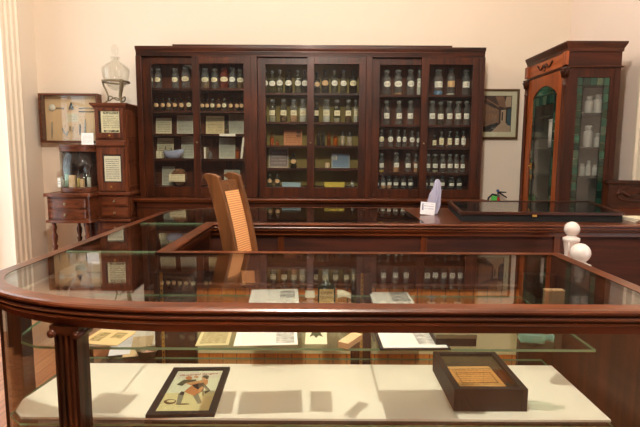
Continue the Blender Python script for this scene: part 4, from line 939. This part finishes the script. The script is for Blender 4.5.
# ------------------------------------------------------------------ carved settee-like panel at far right
cf = thing('carved_sideboard', 'dark carved wooden sideboard back with oval scroll panel at right edge', 'sideboard', (2.6, 4.2, 0))
ux0, ux1, uy, uz = 2.405, rw(4.2)-.012, 4.17, 1.185
MB().box(ux0, ux1, uy, uy+.06, 0, uz-.03).build('back_panel', M['cabX'], cf)
MB().box(ux0-.02, ux1, uy-.02, uy+.07, uz-.03, uz).build('top_rail', M['cabX'], cf, bevel=.008)
MB().box(ux0-.005, ux0+.03, uy-.012, uy+.065, 0, uz-.03).build('side_stile', M['cabZ'], cf, bevel=.005)
ov = []
oc = (2.66, uz-.115)
for i in range(40):
    t = 2*PI*i/40; c, s = math.cos(t), math.sin(t); ov.append((oc[0]+.175*abs(c)**.6*(1 if c > 0 else -1), uy-.002, oc[1]+.06*abs(s)**.7*(1 if s > 0 else -1)))
MB().tube([p for p in ov if p[0] < ux1-.02] if False else [(min(p[0], ux1-.02), p[1], p[2]) for p in ov], .009, 8, closed=True).build('oval_moulding', M['cabX'], cf)
MB().tube([(ux0+.07+.03*k, uy-.002, oc[1]+.018*math.sin(k*1.3)) for k in range(10)], [.012, .016, .012, .014, .01, .014, .012, .014, .012, .01], 8).build('scroll_carving', M['cabX'], cf)
MB().box(ux0, ux1, uy-.012, uy, uz-.24, uz-.215).build('lower_moulding', M['cabX'], cf, bevel=.004)

# ------------------------------------------------------------------ fire extinguisher between the cabinets
ex = thing('fire_extinguisher', 'red fire extinguisher with black hose hanging on wall between the cabinets', 'extinguisher', (1.9, 5.36, .5))
exx = ay(498, 196, 5.36)[0]; ez = ay(498, 200, 5.36)[2]
MB().lathe([(0, ez-.44), (.055, ez-.44), (.06, ez-.42), (.06, ez-.06), (.05, ez-.02), (.025, ez+.01), (.022, ez+.03), (0, ez+.03)], exx, 5.385, 0, 20).build('cylinder', M['red'], ex)
hv = ay(500, 190.5, 5.36)
MB().box(exx-.02, exx+.02, 5.365, 5.4, ez+.03, ez+.06).build('valve', M['steel'], ex)
MB().tube([(exx, 5.38, ez+.06), (exx+.02, 5.375, ez+.085), (exx+.09, 5.37, ez+.082)], [.008, .009, .006], 8).build('carry_handle', M['rubber'], ex)
MB().tube([(exx, 5.38, ez+.085), (exx+.03, 5.375, ez+.07), (exx+.1, 5.37, ez+.025)], [.008, .009, .006], 8).build('squeeze_lever', M['rubber'], ex)
MB().tube([(exx-.01, 5.37, ez+.05), (exx-.06, 5.365, ez+.06), (exx-.1, 5.365, ez+.02), (exx-.11, 5.37, ez-.06), (exx-.09, 5.37, ez-.2), (exx-.08, 5.375, ez-.35)], .011, 8).build('hose', M['rubber'], ex)
MB().box(exx-.075, exx-.015, 5.345, 5.35, ez-.01, ez+.045).build('tag', M['green'], ex)
MB().lathe([(0, -.008), (.014, -.008), (.014, .008), (0, .008)], exx-.005, 5.36, ez+.1, 14, axis='Y').build('gauge', M['blueplastic'], ex)
MB().box(exx-.03, exx+.03, 5.44, YB-.002, ez-.2, ez-.05).build('wall_bracket', M['steel'], ex)

# ------------------------------------------------------------------ things on the rear counter
tr = thing('tabletop_showcase', 'flat black-sided tabletop showcase with wood-rimmed glass lid on rear counter', 'showcase', (1.53, 3.69, ZT), 0)
T = [az(460, 212, 1.015), az(625, 213, 1.015), az(590, 201, 1.015), az(447, 200.5, 1.015)]
Tq = [(T[0][0], T[0][1]), (T[1][0], T[1][1]), (T[2][0], T[2][1]), (T[3][0], T[3][1])]
cxy = [sum(p[0] for p in Tq)/4, sum(p[1] for p in Tq)/4]
def inset(k): return [(cxy[0]+(p[0]-cxy[0])*(1-k/.55), cxy[1]+(p[1]-cxy[1])*(1-k/.42)) for p in Tq]
Tq2 = inset(.024)
MB().prism(inset(.01), ZT+.001, 1.0).build('body', M['blackfelt'], tr)
lm_ = MB(); A, B = Tq, Tq2
for i in range(4):
    j = (i+1) % 4
    vs = [(p[0], p[1], z) for z in (.998, 1.016) for p in (A[i], A[j], B[j], B[i])]
    lm_.add(vs, [(0, 1, 2, 3), (7, 6, 5, 4), (0, 4, 5, 1), (1, 5, 6, 2), (2, 6, 7, 3), (3, 7, 4, 0)])
lm_.build('lid_frame', M['cabX'], tr)
MB().prism(inset(.02), 1.008, 1.012).build('glass_lid', M['topglass'], tr)
MB().box(1.4, 1.43, Tq[0][1]-.006, Tq[0][1], .985, 1.0).build('lock_plate', M['brass'], tr)
# paper pad at right
pd = MB(); c_ = az(640, 217.5, ZT+.02)
po = thing('paper_pad', 'stack of cream papers on rear counter at right edge of picture', 'papers', (2.2, 3.45, ZT+.001))
for k in range(4): MB().box(-.14, .16, -.1, .1, k*.006, k*.006+.005).build('page_block', M['mat'] if k % 2 else M['whitecard'], po, local=True).rotation_euler = (0, 0, .05*k)
po.location = (2.235, 3.37, ZT+.0005); po.rotation_euler = (0, 0, -.1)
# lilac acrylic figure with card
kY = 3.68
ls = thing('acrylic_stand', 'lilac translucent upright stand with rounded top on rear counter', 'stand', (.78, kY, ZT))
def fz(y): return ay(432, y, kY)[2]
outl = [(424, 211.5), (437, 213.5), (440.3, 205), (441.5, 190), (441.3, 182), (439.6, 178.6), (437.6, 178.4), (435.4, 181), (433.2, 188), (430, 193), (427, 202)]
P = [ay(px, py, kY) for (px, py) in outl]; zmin = min(p[2] for p in P)
def curve(z): return .03*((z-zmin)/.28)**2
n = len(P); lm2 = MB()
vs = [(p[0], kY+curve(p[2])-.014, p[2]-zmin+ZT+.001) for p in P]+[(p[0], kY+curve(p[2])+.014, p[2]-zmin+ZT+.001) for p in P]
lm2.add(vs, [tuple(range(n)), tuple(range(n, 2*n))[::-1]]+[(i, (i+1) % n, n+(i+1) % n, n+i) for i in range(n)])
lm2.build('curved_slab', M['lilac'], ls, bevel=.006)
ctr = [(q[0]*.7+sum(p[0] for p in P)/n*.3, kY+curve(q[2])-.016, q[2]-zmin+ZT+.001) for q in [ay(433, 208, kY), ay(437, 200, kY), ay(438.4, 190, kY), ay(438.6, 183, kY)]]
MB().tube(ctr, [.006, .008, .007, .005], 6).build('raised_rib', M['lilac'], ls)
a = ay(421, 197.5, kY-.05); b = ay(435.3, 210, kY-.05)
m_ = paper('info_card', hx(238, 238, 244), ink=hx(120, 130, 160), lines=5, pics=((.08, .22, .35, .85),), picdark=hx(40, 60, 120), lrange=(.35, .9), strength=.5)
o = sheet('info_card', b[0]-a[0], .092, m_, 'white information card with blue mark leaning on the lilac stand', 'card', ((a[0]+b[0])/2, kY-.04, ZT+.048), (PI/2-.16, 0, 0)); o.rotation_euler = (PI/2-.16, .09, 0)

# ------------------------------------------------------------------ white turned posts
def white_post(x, y, zc_, r, label):
    t = thing('barrier_post', label, 'post', (x, y, 0), 0, 'white ball-topped posts')
    b = zc_-r
    MB().lathe([(0, 0), (.09, 0), (.09, .03), (.05, .06), (.034, .1), (.034, b-.2), (.040, b-.17), (.034, b-.14), (.036, b-.09), (r*1.0, b-.03), (r*1.08, b-.025), (r*1.08, b-.008), (r*.8, b-.004), (r*.5, b+.006), (0, b+.006)], seg=24).build('turned_shaft', M['white'], t, local=True)
    MB().lathe([(r*math.sin(PI*k/14)+(0 if 0 < k < 14 else 0), zc_-r*math.cos(PI*k/14)) for k in range(15)], seg=24).build('ball_finial', M['white'], t, local=True)
    MB().tube([(-.03, -.034, b-.03), (-.036, -.045, b-.06), (-.03, -.037, b-.11)], .004, 6).build('rope_hook', M['white'], t, local=True)
p1 = ay(572, 229, 3.0); p2 = ay(580.3, 253, 2.42)
white_post(p1[0], 3.0, p1[2], 7.6*3.0/500, 'farther white ball-topped post standing by the rear counter')
white_post(p2[0], 2.42, p2[2], 10*2.42/500, 'nearer white ball-topped post close behind the front counter')

# ------------------------------------------------------------------ cane chair
ch = thing('cane_chair', 'tall-backed wooden chair with woven cane back standing inside the counters', 'chair', (-.402, 2.70, 0), R(-19))
def bp(z):        # back curve: forward offset at height z
    t = (z-.45)/.80
    return -.02*t-.105*t*t+.03*(1-t)*t
W2 = .112
zs = [.42+.83*k/16 for k in range(17)]
for s in (-1, 1):
    pf = [(bp(z)+.036, z) for z in zs]; pb = [(bp(z)-.042, z) for z in zs]
    top = [(bp(1.25)+.034, 1.268), (bp(1.25)-.0, 1.282), (bp(1.25)-.035, 1.286), (bp(1.25)-.062, 1.276), (bp(1.25)-.066, 1.262)]
    out = pf+top+pb[::-1]; n = len(out); y0, y1 = s*W2-.016, s*W2+.016
    MB().add([(p[0], y0, p[1]) for p in out]+[(p[0], y1, p[1]) for p in out], [tuple(range(n)), tuple(range(n, 2*n))[::-1]]+[(i, (i+1) % n, n+(i+1) % n, n+i) for i in range(n)]).build('back_rail', M['brnZ'], ch, local=True, bevel=.005)
def strip(z0, z1, d0, d1, n=8):
    m_ = MB(); vs = []
    for k in range(n+1):
        z = z0+(z1-z0)*k/n
        for (d, y) in ((d0, -W2+.016), (d0, W2-.016), (d1, W2-.016), (d1, -W2+.016)): vs.append((bp(z)+d, y, z))
    fs = [(0, 1, 2, 3), tuple(4*n+i for i in (3, 2, 1, 0))]+[(4*k+i, 4*k+(i+1) % 4, 4*k+4+(i+1) % 4, 4*k+4+i) for k in range(n) for i in range(4)]
    return m_.add(vs, fs, 0, False)
strip(1.19, 1.245, -.02, .012).build('crest_rail', M['brnX'], ch, local=True)
strip(.52, .57, -.01, .012).build('lower_rail', M['brnX'], ch, local=True)
cn = MB(); n = 20; vs = []
for k in range(n+1):
    z = .57+.62*k/n
    for y in (-W2+.016, W2-.016): vs.append((bp(z)+.010, y, z))
    for y in (W2-.016, -W2+.016): vs.append((bp(z)+.002, y, z))
cn.add(vs, [(4*k+i, 4*k+(i+1) % 4, 4*k+4+(i+1) % 4, 4*k+4+i) for k in range(n) for i in range(4)]+[(0, 1, 2, 3), tuple(4*n+i for i in (3, 2, 1, 0))], 0, False)
co = cn.build('cane_back', M['cane'], ch, local=True)
uv = co.data.uv_layers.new(name='UVMap')
for lp_ in co.data.loops:
    v = co.data.vertices[lp_.vertex_index].co; uv.data[lp_.index].uv = ((v.y+W2)/(2*W2), (v.z-.57)/.62)
se = MB().box(-.03, .42, -W2-.07, W2+.07, .40, .44).build('seat_frame', M['brnX'], ch, local=True, bevel=.01)
sc_ = MB().box(.02, .37, -W2-.02, W2+.02, .44, .446).build('cane_seat', M['cane'], ch, local=True)
uv = sc_.data.uv_layers.new(name='UVMap')
for lp_ in sc_.data.loops:
    v = sc_.data.vertices[lp_.vertex_index].co; uv.data[lp_.index].uv = ((v.y+W2)/(2*W2), v.x*2)
for (x, y) in ((.38, -W2-.04), (.38, W2+.04), (.0, -W2), (.0, W2)):
    MB().lathe([(0, 0), (.015, 0), (.018, .05), (.014, .1), (.022, .25), (.018, .32), (.024, .36), (.022, .40), (0, .40)], x, y, 0, 12).build('leg', M['brnZ'], ch, local=True)
for y in (-W2, W2): MB().tube([(.0, y, .2), (.38, y, .2)], .010, 8).build('stretcher', M['brnX'], ch, local=True)

# ------------------------------------------------------------------ contents of the front counter
def fit(q, z):
    P = [Vector(az(px, py, z)[:2]) for (px, py) in q]; c = sum(P, Vector((0, 0)))/4
    w = ((P[1]-P[0]).length+(P[2]-P[3]).length)/2; h = ((P[0]-P[3]).length+(P[1]-P[2]).length)/2
    d = (P[1]-P[0])+(P[2]-P[3]); e = (P[0]-P[3])+(P[1]-P[2]); a1 = math.atan2(d.y, d.x); a2 = math.atan2(e.y, e.x)-PI/2
    return c, w, h, (a1+a2)/2
def flat(name, q, z, mat, label, cat, t=.0015, group=None):
    c, w, h, a = fit(q, z); return sheet(name, w, h, mat, label, cat, (c.x, c.y, z-t), (0, 0, a), t, group)
BZ = .5
# framed print
c, w, h, a = fit([(172.7, 367.4), (229.4, 366.7), (214.8, 414.6), (147.2, 414)], BZ+.012)
fr = thing('framed_print', 'black-framed colour print of a dancing man in orange coat on lower shelf', 'print', (c.x, c.y, BZ), a)
b_ = .024
m_ = MB().box(-w/2, -w/2+b_, -h/2, h/2, 0, .012).box(w/2-b_, w/2, -h/2, h/2, 0, .012).box(-w/2+b_, w/2-b_, -h/2, -h/2+b_, 0, .012).box(-w/2+b_, w/2-b_, h/2-b_, h/2, 0, .012)
m_.build('frame', M['black'], fr, local=True)
iw, ih = w-2*b_, h-2*b_
cols = [plain('print_'+k, hx(*v), .6, var=.08, scale=60) for k, v in dict(cream=(254, 246, 216), yellow=(248, 228, 170), orange=(216, 138, 84), black=(52, 44, 40), green=(84, 84, 62), boot=(150, 142, 118), flesh=(226, 168, 116), brown=(120, 84, 50), pink=(250, 236, 216)).items()]
pr = MB()
def cpx(x, y):
    t = (y-50)/355; xl = 155-155*t; xr = 550-115*t; u = (x-xl)/(xr-xl); tt = t*1.0
    k = (1-tt); v = k*1.22/(k*1.22+tt) if 0 < tt < 1 else k
    return (-iw/2+u*iw, -ih/2+v*ih)
def pol(pts, mi, l): pr.add([(p[0], p[1], .006+.0003*l) for p in (cpx(*q) for q in pts)], [tuple(range(len(pts)))], mi)
def ell(x, y, a, b, mi, l): pol([(x+a*math.cos(2*PI*k/16), y+b*math.sin(2*PI*k/16)) for k in range(16)], mi, l)
pr.box(-iw/2, iw/2, -ih/2, ih/2, .001, .0058, 0)
pol([(60, 270), (480, 270), (435, 404), (2, 404)], 1, 0); pol([(150, 62), (540, 62), (515, 135), (118, 135)], 8, 0)
ell(105, 335, 52, 18, 7, 1); ell(112, 332, 34, 9, 1, 2); ell(215, 353, 60, 5, 7, 1)
pol([(160, 350), (166, 285), (190, 258), (218, 265), (203, 340), (196, 352)], 5, 2); pol([(288, 290), (332, 278), (372, 345), (340, 356)], 5, 2)
pol([(166, 285), (190, 258), (218, 265), (212, 290)], 3, 3)
pol([(225, 182), (300, 180), (362, 150), (412, 150), (412, 190), (376, 222), (352, 262), (302, 296), (212, 262), (240, 235), (275, 208), (238, 196)], 2, 3)
pol([(275, 205), (345, 185), (362, 215), (330, 245), (300, 230)], 3, 4); pol([(300, 296), (352, 262), (376, 222), (382, 296), (370, 300), (366, 262)], 7, 3)
pol([(345, 188), (372, 184), (436, 255), (392, 282), (380, 262), (406, 248), (360, 216)], 3, 4); pol([(372, 200), (418, 250), (400, 262), (392, 248)], 5, 5)
pol([(143, 198), (200, 152), (312, 150), (302, 176), (222, 186), (190, 212)], 4, 4); pol([(215, 186), (310, 165), (370, 160), (372, 178), (250, 196)], 6, 5)
ell(246, 134, 30, 20, 2, 5); ell(310, 122, 20, 14, 6, 4); ell(374, 134, 17, 16, 6, 4); ell(392, 120, 30, 15, 3, 5); ell(402, 134, 16, 14, 3, 5)
pr.build('picture', cols, fr, local=True, fix=False)
ti = text('Household Dangers', .026, plain('red_print', hx(176, 62, 50), .6), fr, (-.002, ih/2-.034, .0068), (0, 0, .10), shear=.2)
ti.scale = (iw*.82/max(.001, ti.dimensions.x),)*2+(1,) if ti.dimensions.x > 0 else (1, 1, 1)
MB().box(-iw/2-.004, iw/2+.004, -ih/2-.004, ih/2+.004, .0085, .0100).build('glass_pane', M['glass'], fr, local=True)
# black deep frame
bx0, bx1, by0, by1 = .47, .727, 1.652, 1.985; bh = .083
sbx = thing('display_box', 'deep black box frame holding an orange handbill on lower shelf', 'frame', ((bx0+bx1)/2, (by0+by1)/2, BZ))
wv = .022
MB().box(bx0, bx0+wv, by0, by1, BZ, BZ+bh).box(bx1-wv, bx1, by0, by1, BZ, BZ+bh).box(bx0+wv, bx1-wv, by0, by0+wv, BZ, BZ+bh).box(bx0+wv, bx1-wv, by1-wv, by1, BZ, BZ+bh).build('frame', M['black'], sbx, bevel=.002)
MB().box(bx0+wv, bx1-wv, by0+wv, by1-wv, BZ, BZ+.052).build('backing', M['blackfelt'], sbx)
MB().box(bx0+wv-.002, bx1-wv+.002, by0+wv-.002, by1-wv+.002, BZ+bh-.008, BZ+bh-.006).build('glass_pane', M['glass'], sbx)
hm = paper('orange_handbill', hx(232, 168, 96), ink=hx(80, 46, 20), lines=11, margin=.06, strength=.55)
c, w, h, a = fit([(447.6, 366), (488.4, 365.6), (507, 386), (460, 387)], BZ+.056)
hb = sheet('handbill', w, min(h, .19), hm, 'old orange printed handbill lying inside the black box frame', 'handbill', (c.x, c.y, BZ+.0525), (0, 0, a))
lb = MB()
for (x0, x1, y0, y1) in ((-.40, .40, -.30, -.28), (-.40, .40, .14, .16), (-.40, -.385, -.3, .16), (.385, .40, -.3, .16)): lb.box(x0*w, x1*w, y0*.19, y1*.19, .0012, .0016)
lb.build('ruled_border', plain('brown_ink', hx(90, 52, 24), .8), hb, local=True)
text('To Ladies & Gentlemen', .018, plain('dark_ink', hx(70, 40, 20), .8), hb, (0, .065, .0014))
# upper glass shelf
U = SZ
doc = dict(ink=(.1, .1, .1), strength=.3)
m1 = paper('article_sheet', hx(240, 236, 222), lines=20, pics=((.66, .95, .1, .85),), picdark=hx(160, 156, 146), **doc)
m2 = paper('article_sheet_vignette', hx(238, 234, 218), lines=18, pics=((.62, .93, .45, .9),), picdark=hx(140, 136, 126), **doc)
flat('printed_sheet', [(238.5, 329), (297, 329), (297, 343), (232.3, 347.4)], U+.002, m1, 'white printed sheet with picture column at front of upper shelf, left of centre', 'paper')
flat('printed_sheet', [(253, 290), (299, 288.5), (298, 305.5), (246.5, 306.5)], U+.022, m2, 'white printed sheet with small vignette at back of upper shelf', 'paper', t=.004)
m3 = paper('white_article', hx(242, 238, 228), lines=20, pics=((.58, .93, .15, .95),), picdark=hx(160, 156, 148), **doc)
c, w, h, a = fit([(376.5, 328), (434.5, 328), (447.2, 346.8), (383.3, 348)], U+.006)
bd = thing('mounted_sheet', 'white printed sheet on dark mount at front of upper shelf, right of centre', 'paper', (c.x, c.y, U), a)
MB().box(-w/2-.012, w/2+.008, -h/2-.008, h/2+.008, .0005, .004).build('mount', M['black'], bd, local=True); MB().box(-w/2, w/2, -h/2, h/2, .004, .0055).build('sheet', m3, bd, local=True)
flat('printed_sheet', [(371.5, 291.5), (406, 291), (417, 306), (371.5, 306)], U+.004, paper('grey_article', hx(226, 222, 206), lines=18, pics=((.5, .95, .3, .95),), picdark=hx(120, 118, 108), **doc), 'grey printed sheet at back of upper shelf beside the centre post', 'paper', t=.003)
# insect card
c, w, h, a = fit([(305.6, 329), (326, 329), (327.7, 344.3), (305.4, 343.8)], U+.002)
ic = thing('illustrated_card', 'small cream card with dark insect drawing on upper shelf', 'card', (c.x, c.y, U), a)
MB().box(-w/2, w/2, -h/2, h/2, .0003, .0018).build('card', M['creamcard'], ic, local=True)
bt = MB()
bt.add([(x*w, y*h, .0021) for (x, y) in ((0, .45), (-.18, .3), (-.32, -.05), (-.12, .05), (0, -.12), (.12, .05), (.32, -.05), (.18, .3))], [(0, 1, 2, 3, 4, 5, 6, 7)]); bt.build('insect_drawing', M['green'] if False else plain('insect_ink', hx(66, 70, 40), .8), ic, local=True)
# illustrated booklet and sheets at left
m4 = paper('tan_herbal_plate', hx(222, 188, 132), lines=0, pics=((.12, .42, .2, .8), (.55, .85, .45, .85)), picdark=hx(132, 116, 60))
flat('illustrated_leaflet', [(97, 331), (140, 329.5), (111, 347.8), (85, 341)], U+.003, m4, 'tan leaflet with green plant drawings at left of upper shelf', 'leaflet', t=.002)
m5 = paper('small_illustrated', hx(206, 190, 140), lines=0, pics=((.1, .9, .1, .9),), picdark=hx(160, 144, 96))
flat('illustrated_leaflet', [(200, 329), (232, 329), (229, 345.5), (198.5, 345)], U+.003, m5, 'olive illustrated leaflet left of white sheet on upper shelf', 'leaflet', t=.002)
flat('loose_sheet', [(131, 337.5), (137, 337), (124, 350), (90, 360)], BZ+.004, paper('pale_sheet', hx(240, 236, 236), lines=0), 'plain white sheet lying inside the left side counter', 'paper', t=.002)
flat('loose_sheet', [(139, 336), (156, 336), (146, 352), (112, 361)], BZ+.002, paper('tan_sheet', hx(222, 190, 140), lines=0), 'tan sheet lying beside white sheet inside the left side counter', 'paper', t=.0015)
# round-rimmed tray
c = az(147, 352, BZ+.02)
dsh_ = thing('oval_dish', 'small dark-rimmed oval dish of pink pieces inside left counter corner', 'dish', (c[0], c[1], BZ+.0005))
dm = MB(); N = 24; vs = []
for (rr, hh) in ((.7, 0), (1, .03), (1.05, .032), (.95, .03), (.66, .006), (0, .006)):
    for k in range(N): t = 2*PI*k/N; vs.append((rr*.048*math.cos(t), rr*.035*math.sin(t), hh))
dm.add(vs, [tuple(range(N))[::-1]]+[(i*N+k, i*N+(k+1) % N, (i+1)*N+(k+1) % N, (i+1)*N+k) for i in range(5) for k in range(N)], 0, True); dm.build('dish', M['bronze'], dsh_, local=True)
pk = MB()
for k in range(9): t = k*2.4; rr = .006*math.sqrt(k)*1.6; pk.lathe([(0, 0), (.008, .003), (.009, .008), (0, .014)], rr*math.cos(t), rr*math.sin(t)*.7, .008, 7)
pk.build('pink_pieces', plain('pink_shell', hx(214, 160, 140), .6, scale=80, var=.2), dsh_, local=True)
# bottles in the counter
def flask(px, Y, w, h, prof, gm, label, cap):
    x = ay(px, 295, Y)[0]; t = thing('flask', label, 'bottle', (x, Y, U))
    MB().lathe([(r*w/2, z*h) for (r, z) in prof], seg=24).build('body', gm, t, local=True); return t
t = flask(82, 2.0, .098, .145, [(0, .01), (.9, .01), (1, .06), (.98, .36), (.82, .52), (.45, .74), (.34, .82), (.34, .9), (.42, .91), (.42, .95), (0, .95)], M['bpink'], 'peach-tinted conical flask with dark cap at left of upper shelf', 0)
MB().lathe([(0, .95*.145), (.017, .95*.145), (.019, .955*.145), (.019, 1.06*.145), (0, 1.06*.145)], seg=16).build('cap', M['black'], t, local=True)
x = ay(326.5, 295, 2.0)[0]
t = thing('medicine_bottle', 'dark square-shouldered medicine bottle with tan label at centre of upper shelf', 'bottle', (x, 2.0, U))
bw2 = .036
prf = [(1, 0), (1, .60), (.95, .68), (.78, .74), (.45, .78), (.36, .82), (.34, .98), (.46, .985), (.46, 1.0)]
mb_ = MB(); N = 24; vs = []
for (rr, zz) in prf:
    for k in range(N):
        tt = 2*PI*k/N; c, s = math.cos(tt), math.sin(tt); e = .45 if rr > .6 else 1.0
        vs.append((rr*bw2*abs(c)**e*(1 if c > 0 else -1), rr*bw2*.62*abs(s)**e*(1 if s > 0 else -1), zz*.112))
mb_.add(vs, [tuple(range(N))[::-1], tuple((len(prf)-1)*N+k for k in range(N))]+[(i*N+k, i*N+(k+1) % N, (i+1)*N+(k+1) % N, (i+1)*N+k) for i in range(len(prf)-1) for k in range(N)], 0, True)
mb_.build('body', plain('dark_green_glass', hx(44, 44, 28), .08), t, local=True)
MB().lathe([(0, .112), (.011, .112), (.013, .116), (.013, .128), (0, .13)], seg=14).build('cork', M['blackfelt'], t, local=True)
lb_ = MB().box(-.029, .029, -.0245, -.0232, .008, .066).build('label', M['goldlabel'], t, local=True)
ink = plain('label_ink', hx(60, 50, 30), .8)
text('OREN', .017, ink, lb_, (0, -.0246, .05), (PI/2, 0, 0)); text('DUNN', .017, ink, lb_, (0, -.0246, .032), (PI/2, 0, 0)); text('........', .012, ink, lb_, (0, -.0246, .018), (PI/2, 0, 0))
# small cards behind, cream box, dark box, aqua dish, tall carton
o = sheet('blank_card', .042, .03, M['creamcard'], 'small cream card left of dark medicine bottle on upper shelf', 'card', (ay(310, 295, 2.06)[0], 2.07, U+.018), (PI/2-.5, 0, 0))
cu = MB(); vs = []
for k in range(9):
    for y in (0, 1): vs.append((-.03+.06*k/8, .03*y, .004+.009*math.sin(PI*k/8)*(1-.4*y)+.03*y*(1-k/16)))
cu.add(vs, [(2*k, 2*k+2, 2*k+3, 2*k+1) for k in range(8)], 0, True)
o = cu.build('curled_card', M['creamcard'], local=True); o.location = (ay(344, 295, 2.06)[0], 2.05, U+.001); o.modifiers.new('solid', 'SOLIDIFY').thickness = .0012
tag(o, 'curled cream card right of dark medicine bottle on upper shelf', 'card')
c = az(351, 341, U+.02)
cbx_ = thing('pasteboard_box', 'small pale peach box by brass shelf strip on upper shelf', 'box', (c[0], c[1]+.03, U+.0003), -.55)
M['peachbox'] = plain('peach_pasteboard', hx(228, 188, 140), .8)
MB().box(-.018, .018, -.05, .05, 0, .013).build('tray', M['peachbox'], cbx_, local=True, bevel=.001); MB().box(-.0185, .0185, -.0505, .0505, .013, .02).build('lid', M['peachbox'], cbx_, local=True, bevel=.001)
c, w, h, a = fit([(440, 333), (472, 332), (479, 339), (441, 340)], U+.035)
bb = thing('black_box', 'small black lidded box on upper shelf above the deep box frame', 'box', (.438, 1.60, U+.0003), 0)
MB().box(-.065, .065, -.06, .06, 0, .026).build('tray', M['black'], bb, local=True, bevel=.001); MB().box(-.066, .066, -.061, .061, .026, .04).build('lid', plain('grey_lid', hx(110, 104, 78), .5), bb, local=True, bevel=.001)
aq = thing('aqua_bottle', 'pale aqua glass panel bottle lying flat on upper shelf at right', 'bottle', (ay(531, 336, 1.59)[0], 1.59, U+.0005), -.15)
MB().box(-.04, .04, -.028, .028, 0, .03).build('body', M['aqua'], aq, local=True, bevel=.008); MB().lathe([(0, .04), (.01, .04), (.01, .06), (.013, .062), (.013, .07), (0, .07)], 0, 0, .015, 14, axis='X').build('neck', M['aqua'], aq, local=True)
Yc = 1.76
c0_ = ay(544.5, 297, Yc); c1_ = ay(562.5, 297, Yc); zt = ay(553, 289.5, Yc)[2]
M['carton'] = paper('printed_carton', hx(150, 126, 92), ink=hx(70, 50, 36), lines=0, pics=((.15, .85, .1, .9),), picdark=hx(110, 84, 60))
ct = thing('carton', 'tan printed carton standing at right end of upper shelf', 'box', ((c0_[0]+c1_[0])/2, Yc, U+.0003), -.06)
w = c1_[0]-c0_[0]; hh = zt-U
MB().box(-w/2, w/2, -.015, .015, 0, hh-.004).build('carton_body', M['carton'], ct, local=True); MB().box(-w/2-.0006, w/2+.0006, -.0156, .0156, hh-.004, hh).build('top_flap', M['labeltan'], ct, local=True)

# ------------------------------------------------------------------ lights
def area(name, loc, rot, sx, sy, power, col, shape='RECTANGLE'):
    l = bpy.data.lights.new(name, 'AREA'); l.shape = shape; l.size = sx; l.size_y = sy; l.energy = power; l.color = col
    o = bpy.data.objects.new(name, l); C.objects.link(o); o.location = loc; o.rotation_euler = rot; return o
def bulb(name, loc, r, power, col):
    l = bpy.data.lights.new(name, 'POINT'); l.shadow_soft_size = r; l.energy = power; l.color = col
    o = bpy.data.objects.new(name, l); C.objects.link(o); o.location = loc; return o
WARM = (1, .92, .81)
bulb('ceiling_lamp', (-.9, 3.2, 3.35), .14, 38, WARM)
bulb('ceiling_lamp', (.9, 3.2, 3.35), .14, 38, WARM)
bulb('ceiling_lamp', (-.2, .6, 3.6), .06, 360, WARM)
p = area('daylight', (rw(0)+.26, 0, (WZ0+WZ1)/2), (0, -PI/2, PI-math.atan(.155)*0), WZ1-WZ0, RY1-RY0, 1, (1, 1, 1)); p.data.cycles.is_portal = True; p.rotation_euler = (0, PI/2, math.atan(.155)*-1)
p = area('daylight', (XL-.34, (WY0+WY1)/2, (WZ0+WZ1)/2), (0, PI/2, PI), WZ1-WZ0, WY1-WY0, 1, (1, 1, 1)); p.data.cycles.is_portal = True
w = bpy.data.worlds.new('world'); sc.world = w; w.use_nodes = True
bg = w.node_tree.nodes['Background']; bg.inputs[0].default_value = (.86, .93, 1, 1); bg.inputs[1].default_value = 3.4

cy = sc.cycles
cy.transparent_max_bounces = 48; cy.max_bounces = 12; cy.glossy_bounces = 6; cy.diffuse_bounces = 4; cy.transmission_bounces = 12
cy.caustics_reflective = False; cy.sample_clamp_indirect = 6
sc.view_settings.view_transform = 'Standard'; sc.view_settings.look = 'None'; sc.view_settings.gamma = 1; sc.view_settings.use_curve_mapping = False
sc.view_settings.exposure = 0.12
for o in sc.objects:
    if '_o' in o: del o['_o']
